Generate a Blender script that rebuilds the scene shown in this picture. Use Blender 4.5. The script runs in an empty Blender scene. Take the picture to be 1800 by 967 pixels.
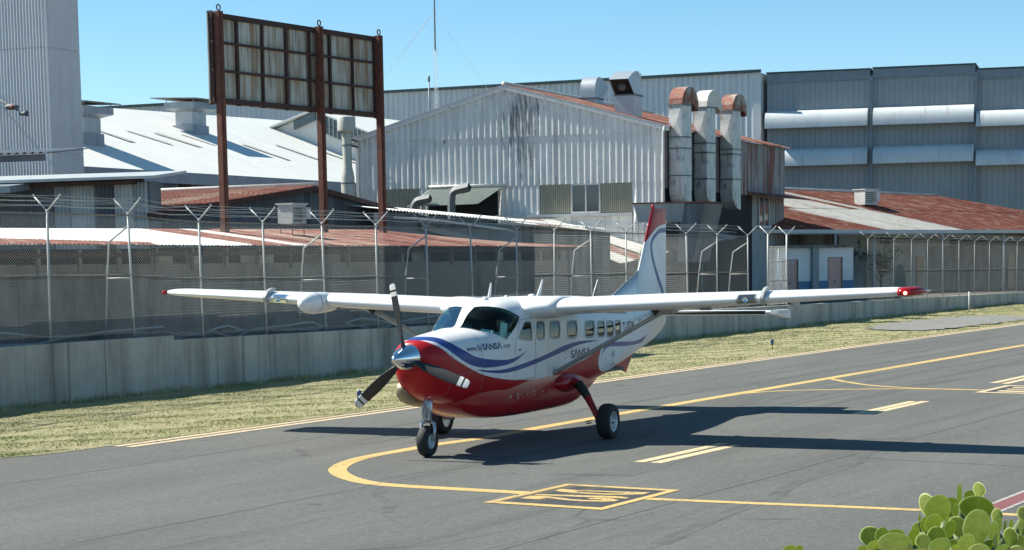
import bpy, bmesh, math, random
import numpy as np
from mathutils import Vector, Matrix
random.seed(7); rng = np.random.default_rng(7)
scene = bpy.context.scene
C = scene.collection
R = math.radians

# ------------------------------------------------------------------ camera
def setup_camera():
    pitch, roll = -0.1082, -0.0154
    f = Vector((0, math.cos(pitch), math.sin(pitch))); r = Vector((1, 0, 0)); u = r.cross(f)
    r2 = math.cos(roll)*r + math.sin(roll)*u
    u2 = -math.sin(roll)*r + math.cos(roll)*u
    m = Matrix.Identity(4)
    for i in range(3):
        m[i][0], m[i][1], m[i][2] = r2[i], u2[i], -f[i]
    m[2][3] = 3.5818
    cd = bpy.data.cameras.new('camera'); cam = bpy.data.objects.new('camera', cd); C.objects.link(cam)
    cam.matrix_world = m
    cd.sensor_width = 36; cd.lens = 68.0; cd.shift_y = (813.08-483.5)/1800
    cd.clip_start = 0.1; cd.clip_end = 3000
    scene.camera = cam
setup_camera()

# ------------------------------------------------------------------ sky, sun, exposure
SUN_EL, SUN_AZ = 47.0, 162.0          # the sun stands behind the sheds, to the left
w = bpy.data.worlds.new('World'); scene.world = w; w.use_nodes = True
nt = w.node_tree; bg = nt.nodes['Background']
sk = nt.nodes.new('ShaderNodeTexSky'); sk.sky_type = 'NISHITA'; sk.sun_disc = False
sk.sun_elevation = R(SUN_EL); sk.sun_rotation = R(90-SUN_AZ)
sk.air_density = 0.85; sk.dust_density = 0.0; sk.ozone_density = 3.0; sk.altitude = 900
hs = nt.nodes.new('ShaderNodeHueSaturation'); hs.inputs['Saturation'].default_value = 1.15; hs.inputs['Hue'].default_value = 0.484
nt.links.new(sk.outputs[0], hs.inputs['Color']); nt.links.new(hs.outputs[0], bg.inputs[0]); bg.inputs[1].default_value = 0.082
sl = bpy.data.lights.new('sun', 'SUN'); sl.energy = 5.0; sl.angle = R(0.53); sl.color = (1.0, 0.955, 0.85)
so = bpy.data.objects.new('sun', sl); C.objects.link(so)
so.location = (-40, 30, 60)
d = Vector((math.cos(R(SUN_AZ))*math.cos(R(SUN_EL)), math.sin(R(SUN_AZ))*math.cos(R(SUN_EL)), math.sin(R(SUN_EL))))
so.rotation_euler = d.to_track_quat('Z', 'Y').to_euler()
scene.view_settings.view_transform = 'Standard'; scene.view_settings.look = 'None'
scene.view_settings.exposure = 0.86; scene.view_settings.gamma = 1.0
scene.view_settings.use_curve_mapping = False
scene.cycles.max_bounces = 8; scene.cycles.transparent_max_bounces = 24
scene.cycles.use_denoising = True

# ------------------------------------------------------------------ frames
FR = {'W': (0, 0, 0.0), 'U': (0, 0, R(59.0)), 'A': (0, 0, R(-22.0)), 'H': (0, 0, 0.0),
      'P': (-1.494, 34.1102, math.atan2(-math.cos(0.4491), -math.sin(0.4491)))}
D={'lead1':[[36.575,19.883],[34.07,19.848],[31.832,19.764],[30.452,19.921],[29.767,19.916],[28.895,19.894],[28.32,19.871],[27.683,19.792],[27.064,19.605],[26.503,19.343],[26.132,19.121],[25.733,18.784],[25.314,18.333],[25.024,17.923],[24.82,17.536],[24.691,16.906],[24.692,16.273],[24.704,15.455],[24.706,14.595]],'lead2':[[24.828,12.769],[24.983,11.256],[25.173,9.793],[25.291,8.53],[25.351,7.301],[25.388,6.56]],'box':[[23.468,14.57],[25.828,14.603],[26.007,12.675],[23.686,12.647]],'boxin':[[23.651,14.471],[25.668,14.463],[25.832,12.797],[23.859,12.794]],'zero':[[25.116,14.349],[25.331,14.382],[25.299,14.108],[25.415,13.299],[25.502,12.935],[25.253,12.931],[25.103,13.136],[24.978,13.449],[24.973,13.927],[25.049,14.262]],'zeroin':[[25.205,14.046],[25.243,13.688],[25.275,13.245],[25.208,13.229],[25.097,13.513],[25.108,13.924]],'two':[[24.099,14.354],[24.438,14.369],[24.493,14.149],[24.33,13.645],[24.323,13.377],[24.39,13.134],[24.462,13.191],[24.445,13.388],[24.503,13.448],[24.63,13.356],[24.637,13.116],[24.494,12.933],[24.367,12.936],[24.267,13.067],[24.177,13.391],[24.201,13.649],[24.316,14.028],[24.113,14.035]],'twobar':[[24.629,14.402],[24.794,13.635],[24.887,13.23],[24.891,13.091],[24.776,12.9],[24.7,12.944],[24.708,13.117],[24.619,13.54],[24.523,14.341]],'dashA1':[[29.153,15.118],[29.164,14.864],[32.613,14.885],[32.627,15.134]],'dashA2':[[29.139,14.808],[29.167,14.628],[32.365,14.522],[32.433,14.769]],'dashB1':[[39.438,15.129],[39.442,14.911],[43.148,15.009],[43.256,15.211]],'dashB2':[[39.468,14.843],[39.459,14.66],[43.323,14.769],[43.343,14.967]],'dashC1':[[49.74,15.209],[49.587,14.982],[53.909,15.099],[54.096,15.344]],'dashC2':[[49.521,14.842],[49.472,14.649],[53.761,14.741],[53.945,14.982]],'br1':[[50.215,20.013],[49.349,19.291],[48.528,18.571],[47.86,17.847],[47.455,17.084],[47.202,16.242],[47.181,15.059],[47.127,14.608]],'br2':[[44.019,19.825],[44.844,19.496],[45.55,18.947],[46.23,17.995],[46.742,16.977],[47.064,15.899],[47.091,14.712]],'box2':[[46.233,14.557],[48.2,14.532],[48.363,13.54],[46.417,12.993]],'box2in':[[46.52,14.42],[47.891,14.381],[48.075,13.459],[46.721,13.079]],'red1':[[26.098,8.032],[28.035,8.079],[29.264,8.086],[27.584,7.619],[26.362,7.594],[25.289,7.573]],'grassedge':[[24.577,26.213],[25.225,26.027],[25.814,25.76],[26.736,25.651],[27.747,25.7],[28.835,25.686]],'pad':[[77.807,29.658],[83.628,30.391],[88.99,30.088],[95.918,27.757],[89.554,25.912],[78.473,26.04],[74.266,26.04],[74.95,27.717]],'pad2':[[71.164,29.125],[75.039,27.267],[71.719,26.521],[69.552,27.884]],'lights':[[63.324,27.257],[37.209,26.534]],'post':[[101.722,32.401]],'posts':[35.21,38.26,41.01,43.8,46.64,49.36,52.19,54.93,57.78,60.39,63.22,65.98,68.54,71.35,74.17,77.36,79.5,81.61],'posts2':[91.87,95.53,98.29,100.81,103.45,106.19,108.96,111.75,114.54,117.21],'bill':[[48.496,39.9,11.273],[53.966,39.9,11.327],[57.565,39.9,11.236],[48.893,39.9,8.522],[57.172,39.9,8.446],[57.634,39.9,11.202]],'billcols':[[48.824,39.9,11.128],[49.674,39.9,11.119],[50.958,39.9,11.11],[52.258,39.9,11.118],[53.54,39.9,11.101],[54.866,39.9,11.064],[56.138,39.9,11.076],[57.311,39.9,11.056]],'billrows':[[49.818,39.9,11.132],[49.809,39.9,10.342],[49.853,39.9,9.463],[49.926,39.9,8.564]],'b4':[[48.723,43.0,5.092],[57.523,43.0,6.109],[62.824,43.0,5.365],[63.216,43.0,5.325]],'b4ridge':[48.317,43.0,5.731],'shed_top':[[39.731,40.6,4.436],[45.664,40.6,4.483],[52.802,40.6,4.443],[59.656,40.6,4.413],[70.141,40.6,3.933]],'shed_eave':[[35.405,36.2,4.002],[40.027,36.2,3.922],[49.985,36.2,3.855],[62.537,36.2,3.79]],'b9':[[60.364,41.5,5.172],[63.351,41.5,5.005],[69.364,41.5,4.771],[78.149,41.5,4.454],[78.132,41.5,3.607]],'b9t':[[64.733,44.5,5.424],[72.938,44.5,5.394],[83.807,44.5,4.929]],'b9s':[[83.04,44.0,4.915],[92.154,44.0,4.842],[84.007,44.0,3.105],[88.679,44.0,3.998]],'ac1':[[50.606,39.0,5.199],[51.861,39.0,4.505]],'shed2':[[-40.047,54.0,6.209],[-33.814,54.0,6.217],[-38.916,54.0,6.141],[-34.631,54.0,6.059],[-36.657,54.0,5.894]],'can':[[-48.888,66.0,7.89],[-46.628,66.0,7.861]],'lamp':[[-55.132,74.6,10.841],[-54.522,74.6,10.534],[-54.037,74.6,10.258]],'ducts':[[[-28.0,90.302,11.381],[-28.0,90.255,9.222],[-28.0,90.197,6.564],[-28.0,90.182,5.857]],[[-28.0,94.508,11.517],[-28.0,94.467,9.211],[-28.0,94.42,6.528],[-28.0,94.408,5.876]],[[-28.0,99.297,11.65],[-28.0,99.266,9.299],[-28.0,99.231,6.641],[-28.0,99.221,5.9]]],'ductR':[[-27.1,90.065,7.348],[-27.1,94.389,7.49],[-27.1,99.212,7.648]],'fan1':[[-31.288,92.0,11.21],[-30.431,92.0,11.173],[-29.99,92.0,11.153],[-31.296,92.0,10.434],[-31.755,92.0,12.063],[-31.099,92.0,12.336]],'fan2':[[-36.451,101.0,11.834],[-35.617,101.0,12.654],[-34.934,101.0,12.226]],'hopper':[[-28.6,86.5,5.779],[-26.118,86.5,5.721],[-28.413,86.5,4.907],[-25.031,86.5,5.695],[-26.538,86.5,4.216]],'pipe':[[-44.464,88.5,6.673],[-44.441,88.5,7.527],[-44.383,88.5,9.654],[-44.36,88.5,10.501],[-44.947,88.5,10.1],[-43.766,88.5,10.054]],'elb':[[-40.581,88.0,5.864],[-39.73,88.0,6.542],[-38.67,88.0,5.821],[-38.049,88.0,6.361],[-37.673,88.0,6.904]],'mast':[[-55.784,125.0,13.668],[-55.696,125.0,17.759],[-55.583,125.0,21.048],[-55.915,125.0,15.628]],'far':[[-63.826,119.0,12.707],[-62.188,119.0,13.331],[-57.297,119.0,11.356],[-55.942,119.0,11.421]],'vent':[[-63.325,105.013,11.212],[-58.999,86.969,9.671]],'sky':[[[-62.057,91.949,10.76],[-62.015,92.244,10.745],[-59.83,93.011,9.967],[-59.722,92.262,9.928]],[[-62.261,95.68,10.833],[-62.268,96.072,10.836],[-59.888,97.064,9.987],[-59.865,96.629,9.979]],[[-62.295,98.624,10.845],[-62.375,99.497,10.874],[-59.92,100.329,9.999],[-59.914,99.722,9.997]],[[-62.502,102.058,10.919],[-62.51,102.493,10.922],[-60.556,103.001,10.225],[-60.511,102.676,10.209]]],'ridgecheck':[[-243.0,143.0],[156.0,187.0],[446.0,219.0],[758.0,254.0]],'b10':[[0.0,0.0,4.672],[27.923,0.0,4.493],[15.802,9.302,7.316],[29.478,8.39,6.959],[34.701,3.365,5.443],[0.869,3.775,5.781]],'b10patch':[[14.466,7.994,6.938],[16.119,7.795,6.869],[22.385,0.235,4.598],[14.668,0.069,4.599],[11.631,5.216,6.137]],'ac2':[[18.697,5.578,6.198],[20.144,5.625,6.203]],'b11':[[6.731,0.6,3.594],[12.739,0.6,3.529],[6.731,0.6,2.9],[7.96,0.6,2.882],[10.565,0.6,2.979],[11.747,0.6,2.963],[9.06,0.6,3.435],[9.591,0.6,3.429],[6.73,0.6,1.576],[12.75,0.6,1.583],[5.287,0.6,3.609],[6.73,0.6,0.813]],'b12':[[15.36,3.0,4.088],[32.116,3.0,3.765],[21.42,3.0,2.956],[22.079,3.0,2.947],[30.631,3.0,2.834],[31.231,3.0,2.826],[17.442,3.0,3.93],[23.398,3.0,3.879]],'tree':[[16.36,1.5,0.699],[16.183,1.5,3.362]],'tower':[[-53.421,76.0,7.667],[-53.421,78.561,7.752]],'gates':[[10.206,84.0,1.559]],'R':[11.023675753180465,109.0,0.6545728541788278],'b11l':[[1.757,1.4,3.785],[7.546,1.4,3.594],[2.285,1.4,2.222],[5.619,1.4,2.425],[1.744,1.4,1.584]],'sun_shadow':0,'H':[20.385569084714085,153.54390686283864,-0.29670597283903605],'Hp':[[-0.0,0.0,17.142],[8.095,0.0,17.198],[15.899,0.0,17.213],[19.448,0.0,16.852],[-0.003,0.0,14.203],[-0.005,0.0,12.839],[7.892,0.0,14.227],[7.898,-0.0,12.84],[-0.006,0.0,11.295],[-0.008,0.0,9.926],[7.905,0.0,11.277],[7.912,0.0,9.841],[8.326,0.0,14.211],[8.332,0.0,12.826],[15.845,0.0,14.282],[15.859,0.0,12.874],[8.34,0.0,11.35],[15.876,-0.0,11.292],[15.89,0.0,9.921],[16.019,0.0,13.722],[16.032,-0.0,12.484],[16.048,0.0,10.945],[16.061,-0.0,9.659],[16.012,0.0,6.222]]}

FR['R'] = tuple(D['R'])
def fw(fr, p):
    ox, oy, a = FR[fr]; c, s = math.cos(a), math.sin(a)
    return (ox+p[0]*c-p[1]*s, oy+p[0]*s+p[1]*c, p[2])
def conv(p, a, b):
    q = fw(a, p); ox, oy, t = FR[b]; c, s = math.cos(t), math.sin(t)
    x, y = q[0]-ox, q[1]-oy
    return (x*c+y*s, -x*s+y*c, q[2])
BASE = {}
def thing(name, label, cat, fr='W', base=(0, 0, 0), group=None):
    o = bpy.data.objects.new(name, None); C.objects.link(o)
    o.empty_display_size = 0.3
    o.location = fw(fr, base); o.rotation_euler = (0, 0, FR[fr][2])
    o['label'] = label; o['category'] = cat
    if group: o['group'] = group
    BASE[o.name] = tuple(base)
    return o

def V3(p): return np.asarray(p, float)
class MB:
    def __init__(s): s.v = []; s.f = []; s.m = []; s.n = 0
    def add(s, vs, fs, mi=0):
        o = s.n
        for v in vs: s.v.append((float(v[0]), float(v[1]), float(v[2])))
        s.n = len(s.v)
        for f in fs: s.f.append([i+o for i in f]); s.m.append(mi)
        return s
    def box(s, lo, hi, mi=0):
        x0, y0, z0 = lo; x1, y1, z1 = hi
        return s.add([(x0,y0,z0),(x1,y0,z0),(x1,y1,z0),(x0,y1,z0),(x0,y0,z1),(x1,y0,z1),(x1,y1,z1),(x0,y1,z1)],
                     [(3,2,1,0),(4,5,6,7),(0,1,5,4),(1,2,6,5),(2,3,7,6),(3,0,4,7)], mi)
    def hexa(s, lo4, hi4, mi=0):
        return s.add(list(lo4)+list(hi4), [(3,2,1,0),(4,5,6,7),(0,1,5,4),(1,2,6,5),(2,3,7,6),(3,0,4,7)], mi)
    def beam(s, p, q, wd, ht, up=(0, 0, 1), mi=0):
        p, q, up = V3(p), V3(q), V3(up); d = q-p; d /= np.linalg.norm(d)
        x = np.cross(d, up); x /= np.linalg.norm(x); y = np.cross(x, d)
        c = [x*wd/2*a+y*ht/2*b for a, b in ((-1,-1),(1,-1),(1,1),(-1,1))]
        return s.add([p+k for k in c]+[q+k for k in c], [(3,2,1,0),(4,5,6,7),(0,1,5,4),(1,2,6,5),(2,3,7,6),(3,0,4,7)], mi)
    def tube(s, pts, r, n=8, mi=0, cap=True, sq=None):
        P = [V3(p) for p in pts]; k = len(P)
        rr = r if isinstance(r, (list, tuple)) else [r]*k
        t0 = P[1]-P[0]; ref = np.array([0, 0, 1.]) if abs(t0[2]) < .9*np.linalg.norm(t0) else np.array([1., 0, 0])
        o = s.n; vs = []; fs = []
        for i in range(k):
            t = P[min(i+1, k-1)]-P[max(i-1, 0)]; t /= np.linalg.norm(t)
            x = np.cross(ref, t); x /= np.linalg.norm(x); y = np.cross(t, x); ref = y
            for j in range(n):
                a = 2*math.pi*j/n
                vs.append(P[i]+(x*math.cos(a)+y*math.sin(a))*rr[i])
        for i in range(k-1):
            for j in range(n):
                a, b = i*n+j, i*n+(j+1) % n
                fs.append((a, b, b+n, a+n))
        if cap: fs += [tuple(range(n))[::-1], tuple(range((k-1)*n, k*n))]
        return s.add(vs, fs, mi)
    def lathe(s, prof, n=24, c=(0, 0, 0), axis='z', mi=0):
        vs = []; fs = []; k = len(prof)
        for j in range(n):
            a = 2*math.pi*j/n; ca, sa = math.cos(a), math.sin(a)
            for r, h in prof:
                q = {'z': (r*ca, r*sa, h), 'x': (h, r*ca, r*sa), 'y': (r*ca, h, r*sa)}[axis]
                vs.append((q[0]+c[0], q[1]+c[1], q[2]+c[2]))
        for j in range(n):
            for i in range(k-1):
                a = j*k+i; b = ((j+1) % n)*k+i
                fs.append((a, b, b+1, a+1))
        return s.add(vs, fs, mi)
    def slab(s, a, b, c, d, t, mi=0):
        a, b, c, d = map(V3, (a, b, c, d)); n = np.cross(b-a, d-a); n /= np.linalg.norm(n)
        if n[2] < 0: n = -n
        return s.hexa([a-n*t, b-n*t, c-n*t, d-n*t], [a, b, c, d], mi)
    def corr(s, c00, c10, c11, c01, n, amp, prof=None, mi=0, rows=1):
        prof = prof or RIB
        c00, c10, c11, c01 = map(V3, (c00, c10, c11, c01))
        nn = np.cross(c10-c00, c01-c00); nn /= np.linalg.norm(nn)
        ts = [((k+t)/n, h) for k in range(n) for t, h in prof]+[(1.0, prof[0][1])]
        vs = []
        for t, h in ts:
            lo = c00+(c10-c00)*t; hi = c01+(c11-c01)*t
            for r in range(rows+1): vs.append(lo+(hi-lo)*r/rows+nn*amp*h)
        q = rows+1
        fs = [(i*q+r, (i+1)*q+r, (i+1)*q+r+1, i*q+r+1) for i in range(len(ts)-1) for r in range(rows)]
        return s.add(vs, fs, mi)
    def poly(s, pts, z, mi=0):
        return s.add([(p[0], p[1], z) for p in pts], [tuple(range(len(pts)))], mi)
    def mesh(s, name, mats, smooth=False):
        me = bpy.data.meshes.new(name); me.from_pydata(s.v, [], s.f)
        for m in (mats if isinstance(mats, (list, tuple)) else [mats]): me.materials.append(m)
        if any(s.m): me.polygons.foreach_set('material_index', s.m)
        if smooth: me.polygons.foreach_set('use_smooth', [True]*len(me.polygons))
        me.update(); return me
    def build(s, name, mats, parent=None, smooth=False, ang=None):
        if parent is not None:
            b = BASE[parent.name]; s.v = [(x-b[0], y-b[1], z-b[2]) for x, y, z in s.v]
        o = bpy.data.objects.new(name, s.mesh(name, mats, smooth or ang is not None)); C.objects.link(o)
        if parent is not None: o.parent = parent; BASE[o.name] = BASE[parent.name]
        if ang is not None: sharp(o, ang)
        return o
def sharp(o, ang):
    o.data.set_sharp_from_angle(angle=R(ang))
RIB = [(0, 0), (.10, 0), (.68, 1), (.84, 1)]
SIN = [(i/6, math.sin(2*math.pi*i/6)) for i in range(6)]
def struct(o, label=None):
    o['kind'] = 'structure'
    if label: o['label'] = label
    return o
def linkcopy(o, parent, loc=(0, 0, 0), rot=None, name=None):
    c = o.copy(); C.objects.link(c); c.parent = parent; c.location = loc
    if rot is not None: c.rotation_euler = rot
    if parent is not None: BASE[c.name] = BASE[parent.name]
    return c

# ------------------------------------------------------------------ materials
class NG:
    def __init__(s, name):
        s.mat = bpy.data.materials.new(name); s.mat.use_nodes = True
        s.t = s.mat.node_tree; s.n = s.t.nodes; s.b = s.n['Principled BSDF']
    def new(s, t, **k):
        n = s.n.new(t)
        for a, v in k.items(): setattr(n, a, v)
        return n
    def link(s, a, b): s.t.links.new(a, b)
    def coord(s, kind='Object', scale=None, rot=None):
        tc = s.new('ShaderNodeTexCoord'); o = tc.outputs[kind]
        if scale is not None or rot is not None:
            m = s.new('ShaderNodeMapping'); s.link(o, m.inputs[0])
            if scale is not None: m.inputs['Scale'].default_value = scale
            if rot is not None: m.inputs['Rotation'].default_value = rot
            o = m.outputs[0]
        return o
    def noise(s, vec, scale=5, detail=4, rough=.6, dist=0):
        n = s.new('ShaderNodeTexNoise'); s.link(vec, n.inputs['Vector'])
        n.inputs['Scale'].default_value = scale; n.inputs['Detail'].default_value = detail
        n.inputs['Roughness'].default_value = rough; n.inputs['Distortion'].default_value = dist
        return n.outputs[0]
    def rng(s, x, a, b, lo=0, hi=1):
        m = s.new('ShaderNodeMapRange'); s.link(x, m.inputs[0])
        for i, v in enumerate((a, b, lo, hi)): m.inputs[i+1].default_value = v
        return m.outputs[0]
    def math(s, op, a, b=0):
        m = s.new('ShaderNodeMath', operation=op)
        for i, v in enumerate((a, b)):
            if isinstance(v, (int, float)): m.inputs[i].default_value = v
            else: s.link(v, m.inputs[i])
        return m.outputs[0]
    def mix(s, fac, a, b, mode='MIX'):
        m = s.new('ShaderNodeMix', data_type='RGBA', blend_type=mode)
        for sock, v in ((m.inputs['Factor'], fac), (m.inputs[6], a), (m.inputs[7], b)):
            if isinstance(v, (int, float)): sock.default_value = v
            elif isinstance(v, tuple): sock.default_value = (*v, 1) if len(v) == 3 else v
            else: s.link(v, sock)
        return m.outputs[2]
    def bump(s, h, strength=.3, dist=.02):
        b = s.new('ShaderNodeBump'); s.link(h, b.inputs['Height'])
        b.inputs['Strength'].default_value = strength; b.inputs['Distance'].default_value = dist
        s.link(b.outputs[0], s.b.inputs['Normal'])
    def col(s, c):
        if isinstance(c, tuple): s.b.inputs['Base Color'].default_value = (*c, 1)
        else: s.link(c, s.b.inputs['Base Color'])
    def set(s, rough=.5, metal=0, spec=None):
        if isinstance(rough, (int, float)): s.b.inputs['Roughness'].default_value = rough
        else: s.link(rough, s.b.inputs['Roughness'])
        s.b.inputs['Metallic'].default_value = metal
        if spec is not None: s.b.inputs['Specular IOR Level'].default_value = spec
def mk(name, base, rough=.6, metal=0, layers=(), var=(2.0, .18), bump=None, spec=None, coords='Object', rot=None):
    """base colour varied by noise; every layer (colour, (sx,sy,sz), lo, hi, amount) lays stains of its own shape over it"""
    g = NG(name)
    c = g.coord(coords)
    n = g.noise(c, var[0], 5, .65)
    k = g.rng(n, .25, .75, 1-var[1], 1+var[1])
    col = g.mix(1.0, base, k, 'MULTIPLY')
    for i, (lc, sc, lo, hi, am) in enumerate(layers):
        v = g.coord(coords, scale=sc, rot=rot) if rot is None else g.coord(coords, rot=rot)
        if rot is not None:
            mp = g.new('ShaderNodeMapping'); g.link(v, mp.inputs[0]); mp.inputs['Scale'].default_value = sc; v = mp.outputs[0]
        q = g.noise(v, 1.0, 6, .62, .2)
        col = g.mix(g.math('MULTIPLY', g.rng(q, lo, hi), am), col, lc)
    g.col(col); g.set(rough, metal, spec)
    if bump: g.bump(g.noise(c, bump[0], 4, .6), bump[1], bump[2] if len(bump) > 2 else .01)
    return g.mat
M = {}
RUST = (0.20, 0.055, 0.034); DRUST = (0.07, 0.03, 0.02)
M['white_roof'] = mk('white roof sheet', (.74, .75, .71), .5, 0, [((.45, .44, .40), (.25, 2.5, .25), .52, .8, .35)], (.6, .06))
M['gable'] = mk('peeling white corrugated', (.74, .745, .72), .55, 0,
    [((.34, .36, .38), (3.2, 3.2, .22), .52, .74, .6), ((.06, .07, .085), (3.2, 3.2, .9), .66, .70, .85)], (1.2, .12))
M['gable_top'] = mk('chipped white corrugated', (.64, .67, .70), .55, 0,
    [((.25, .28, .33), (3.2, 3.2, .22), .50, .70, .75), ((.035, .045, .065), (.55, .55, .45), .57, .63, .92)], (1.2, .12))
M['tower'] = mk('pale grey corrugated', (.68, .70, .70), .5, .0, [((.36, .39, .42), (1.5, 1.5, .08), .5, .8, .5)], (.5, .06))
M['galv'] = mk('galvanised sheet', (.30, .34, .37), .45, .45, [((.15, .18, .21), (1.2, 1.2, .1), .48, .75, .6), ((.42, .45, .46), (2.5, 2.5, .3), .6, .8, .5)], (1.5, .15))
M['galv_light'] = mk('light galvanised sheet', (.44, .48, .49), .5, .25, [((.25, .29, .31), (1.5, 1.5, .15), .5, .75, .5)], (1.5, .15))
M['galv_dark'] = mk('dull grey sheet', (.14, .165, .19), .6, .2, [((.075, .09, .105), (.9, .9, .05), .48, .62, .7), ((.22, .25, .28), (1.3, 1.3, .06), .6, .7, .4)], (.8, .15))
M['rust'] = mk('rusty roof sheet', RUST, .85, 0, [((.48, .38, .31), (6, .18, 6), .53, .64, .75), (DRUST, (3, .4, 3), .55, .75, .7), ((.24, .085, .04), (1.5, 1.5, 1.5), .5, .75, .6)], (2, .2), (30, .4))
M['rust_light'] = mk('half rusted sheet', (.34, .25, .19), .8, 0, [(RUST, (5, .35, 5), .42, .58, .95), (DRUST, (3, .8, 3), .6, .72, .6)], (2, .2), (30, .3))
M['old_white'] = mk('old whitewashed sheet', (.60, .58, .53), .65, 0, [((.33, .25, .19), (4, .3, 4), .56, .7, .6), (RUST, (2.2, .9, 2.2), .66, .73, .8)], (1.5, .12))
M['rust_wall'] = mk('rust streaked wall sheet', (.30, .31, .31), .7, .1, [(RUST, (2.0, 2.0, .12), .44, .6, .95), (DRUST, (1.2, 1.2, .22), .55, .72, .85)], (1.5, .2))
M['rust_steel'] = mk('rusted steel post', (.12, .045, .030), .85, 0, [((.20, .08, .05), (6, 6, 4), .5, .7, .7), ((.04, .022, .02), (5, 5, 5), .56, .7, .8)], (4, .25), (40, .5))
M['rust_dark'] = mk('dark rusted steel', (.055, .030, .026), .85, 0, [((.11, .05, .035), (4, 4, 3), .55, .7, .6)], (4, .25), (40, .4))
M['bill'] = mk('stained billboard back', (.47, .475, .43), .6, 0, [((.26, .145, .06), (5, 5, .40), .43, .60, .85), ((.11, .05, .028), (8, 8, .32), .54, .65, .9), ((.28, .25, .18), (1, 1, .8), .5, .8, .5)], (2, .12))
M['duct'] = mk('weathered duct metal', (.56, .58, .56), .5, .1, [((.20, .25, .28), (1.1, 1.1, .9), .5, .68, .7), ((.62, .63, .60), (2, 2, 1.4), .6, .7, .5), ((.22, .11, .055), (4, 4, .5), .56, .68, .75), ((.13, .15, .16), (2.2, 2.2, 1.2), .58, .66, .6)], (3, .15), (12, .25))
M['duct_rust'] = mk('rusted duct top', (.38, .37, .33), .7, .1, [(RUST, (1.6, 1.6, 1.0), .36, .52, .95), ((.26, .10, .04), (3.5, 3.5, .6), .5, .65, .7)], (3, .2), (20, .3))
M['fan'] = mk('galvanised fan hood', (.42, .46, .49), .4, .4, [((.28, .33, .37), (1.5, 1.5, 1.2), .5, .7, .5)], (3, .1))
M['hangar_white'] = mk('white hangar cladding', (.68, .70, .69), .5, .0, [((.33, .37, .40), (.8, .8, .03), .5, .75, .4)], (.3, .06))
M['hangar_grey'] = mk('blue grey hangar cladding', (.31, .35, .37), .5, .0, [((.235, .275, .30), (.35, .35, .06), .5, .7, .6), ((.37, .41, .43), (.7, .7, .05), .58, .75, .4)], (.3, .1))
M['hangar_trim'] = mk('hangar steel trim', (.20, .245, .28), .5, .1)
M['green_trim'] = mk('green roof flashing', (.04, .075, .075), .5)
M['canopy'] = mk('pale canopy sheet', (.58, .62, .63), .45, .0, [((.40, .44, .46), (.7, .3, .3), .5, .72, .6), ((.30, .31, .31), (2.5, .4, .4), .60, .70, .5)], (.5, .06))
M['cream'] = mk('cream louvre', (.40, .38, .29), .6, 0, (), (3, .12))
M['trim'] = mk('painted trim', (.62, .63, .62), .6, 0, [((.32, .27, .22), (2, 2, 2), .55, .72, .7)], (2, .12))
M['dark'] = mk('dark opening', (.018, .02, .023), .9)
M['winglass'] = mk('window glass', (.06, .085, .10), .08, 0, (), (2, .1), spec=.8)
M['awning'] = mk('green grey awning', (.30, .34, .30), .5, .1, [((.40, .43, .40), (3, 3, 3), .5, .7, .4)], (2, .1))
M['concrete'] = mk('stained concrete', (.40, .405, .375), .85, 0,
    [((.12, .125, .115), (.9, .9, .10), .44, .70, .75), ((.085, .09, .08), (3.5, 3.5, .10), .55, .68, .75), ((.36, .38, .375), (1.1, 1.1, .5), .55, .75, .5), ((.17, .13, .09), (3.2, 3.2, .1), .64, .72, .7), ((.12, .14, .09), (.6, .6, .6), .6, .75, .5)], (1.2, .18), (35, .25))
M['shedwall'] = mk('grimy shed wall', (.18, .17, .15), .9, 0, [((.08, .075, .068), (.9, .9, .3), .48, .68, .85), ((.19, .18, .16), (1.5, 1.5, .7), .6, .75, .5)], (1, .2), (25, .3))
M['oldwall'] = mk('mouldy concrete wall', (.20, .19, .17), .9, 0, [((.06, .055, .05), (1.6, 1.6, .25), .46, .64, .9), ((.26, .22, .16), (1.2, 1.2, .6), .6, .75, .5)], (1, .2), (25, .3))
M['galvpost'] = mk('galvanised pipe', (.44, .46, .45), .55, .1, [((.26, .25, .22), (9, 9, 4), .54, .7, .7)], (6, .15))
M['wire'] = mk('galvanised wire', (.62, .63, .61), .5, .0, (), (6, .1))
M['railrust'] = mk('rusty fence rail', (.24, .20, .17), .75, .2, [((.15, .07, .04), (4, 9, 9), .48, .62, .8)], (5, .2))
M['wiredark'] = mk('shade toned wire', (.26, .28, .28), .6, .2, (), (6, .1))  # darker wire copy, shade on the right hand bays put into its colour
M['vent_grey'] = mk('dull vent metal', (.13, .145, .155), .6, .1, [((.12, .13, .14), (3, 3, 2), .5, .7, .6)], (3, .15))
M['oldpave'] = mk('old pale paving', (.185, .185, .172), .9, 0, [((.12, .12, .11), (.6, .6, .6), .5, .7, .6), ((.24, .22, .15), (1.4, 1.4, 1.4), .58, .7, .7)], (3, .2), (30, .4))
M['skylight'] = mk('dull translucent sheet', (.46, .45, .41), .6, 0, (), (2, .1))
M['postdark'] = mk('darker fence pipe', (.27, .285, .285), .6, .1, [((.16, .15, .14), (9, 9, 4), .54, .7, .6)], (6, .15))  # darker copy of the galvanised pipe, for the right stretch
M['hose'] = mk('grey conduit', (.30, .33, .35), .6, 0, (), (4, .2))
M['wallwhite'] = mk('white plaster', (.76, .78, .78), .75, 0, [((.42, .43, .42), (1, 1, .4), .52, .75, .5)], (1, .08))
M['wallblue'] = mk('blue dado paint', (.10, .21, .36), .7, 0, (), (1.5, .12))
M['wallgrey'] = mk('grey plaster', (.30, .33, .34), .8, 0, [((.20, .21, .2), (.6, .6, .4), .5, .7, .6)], (1, .12))
M['walltan'] = mk('tan plaster', (.33, .32, .27), .85, 0, [((.22, .2, .17), (.6, .6, .4), .5, .7, .6)], (1, .12))
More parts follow.
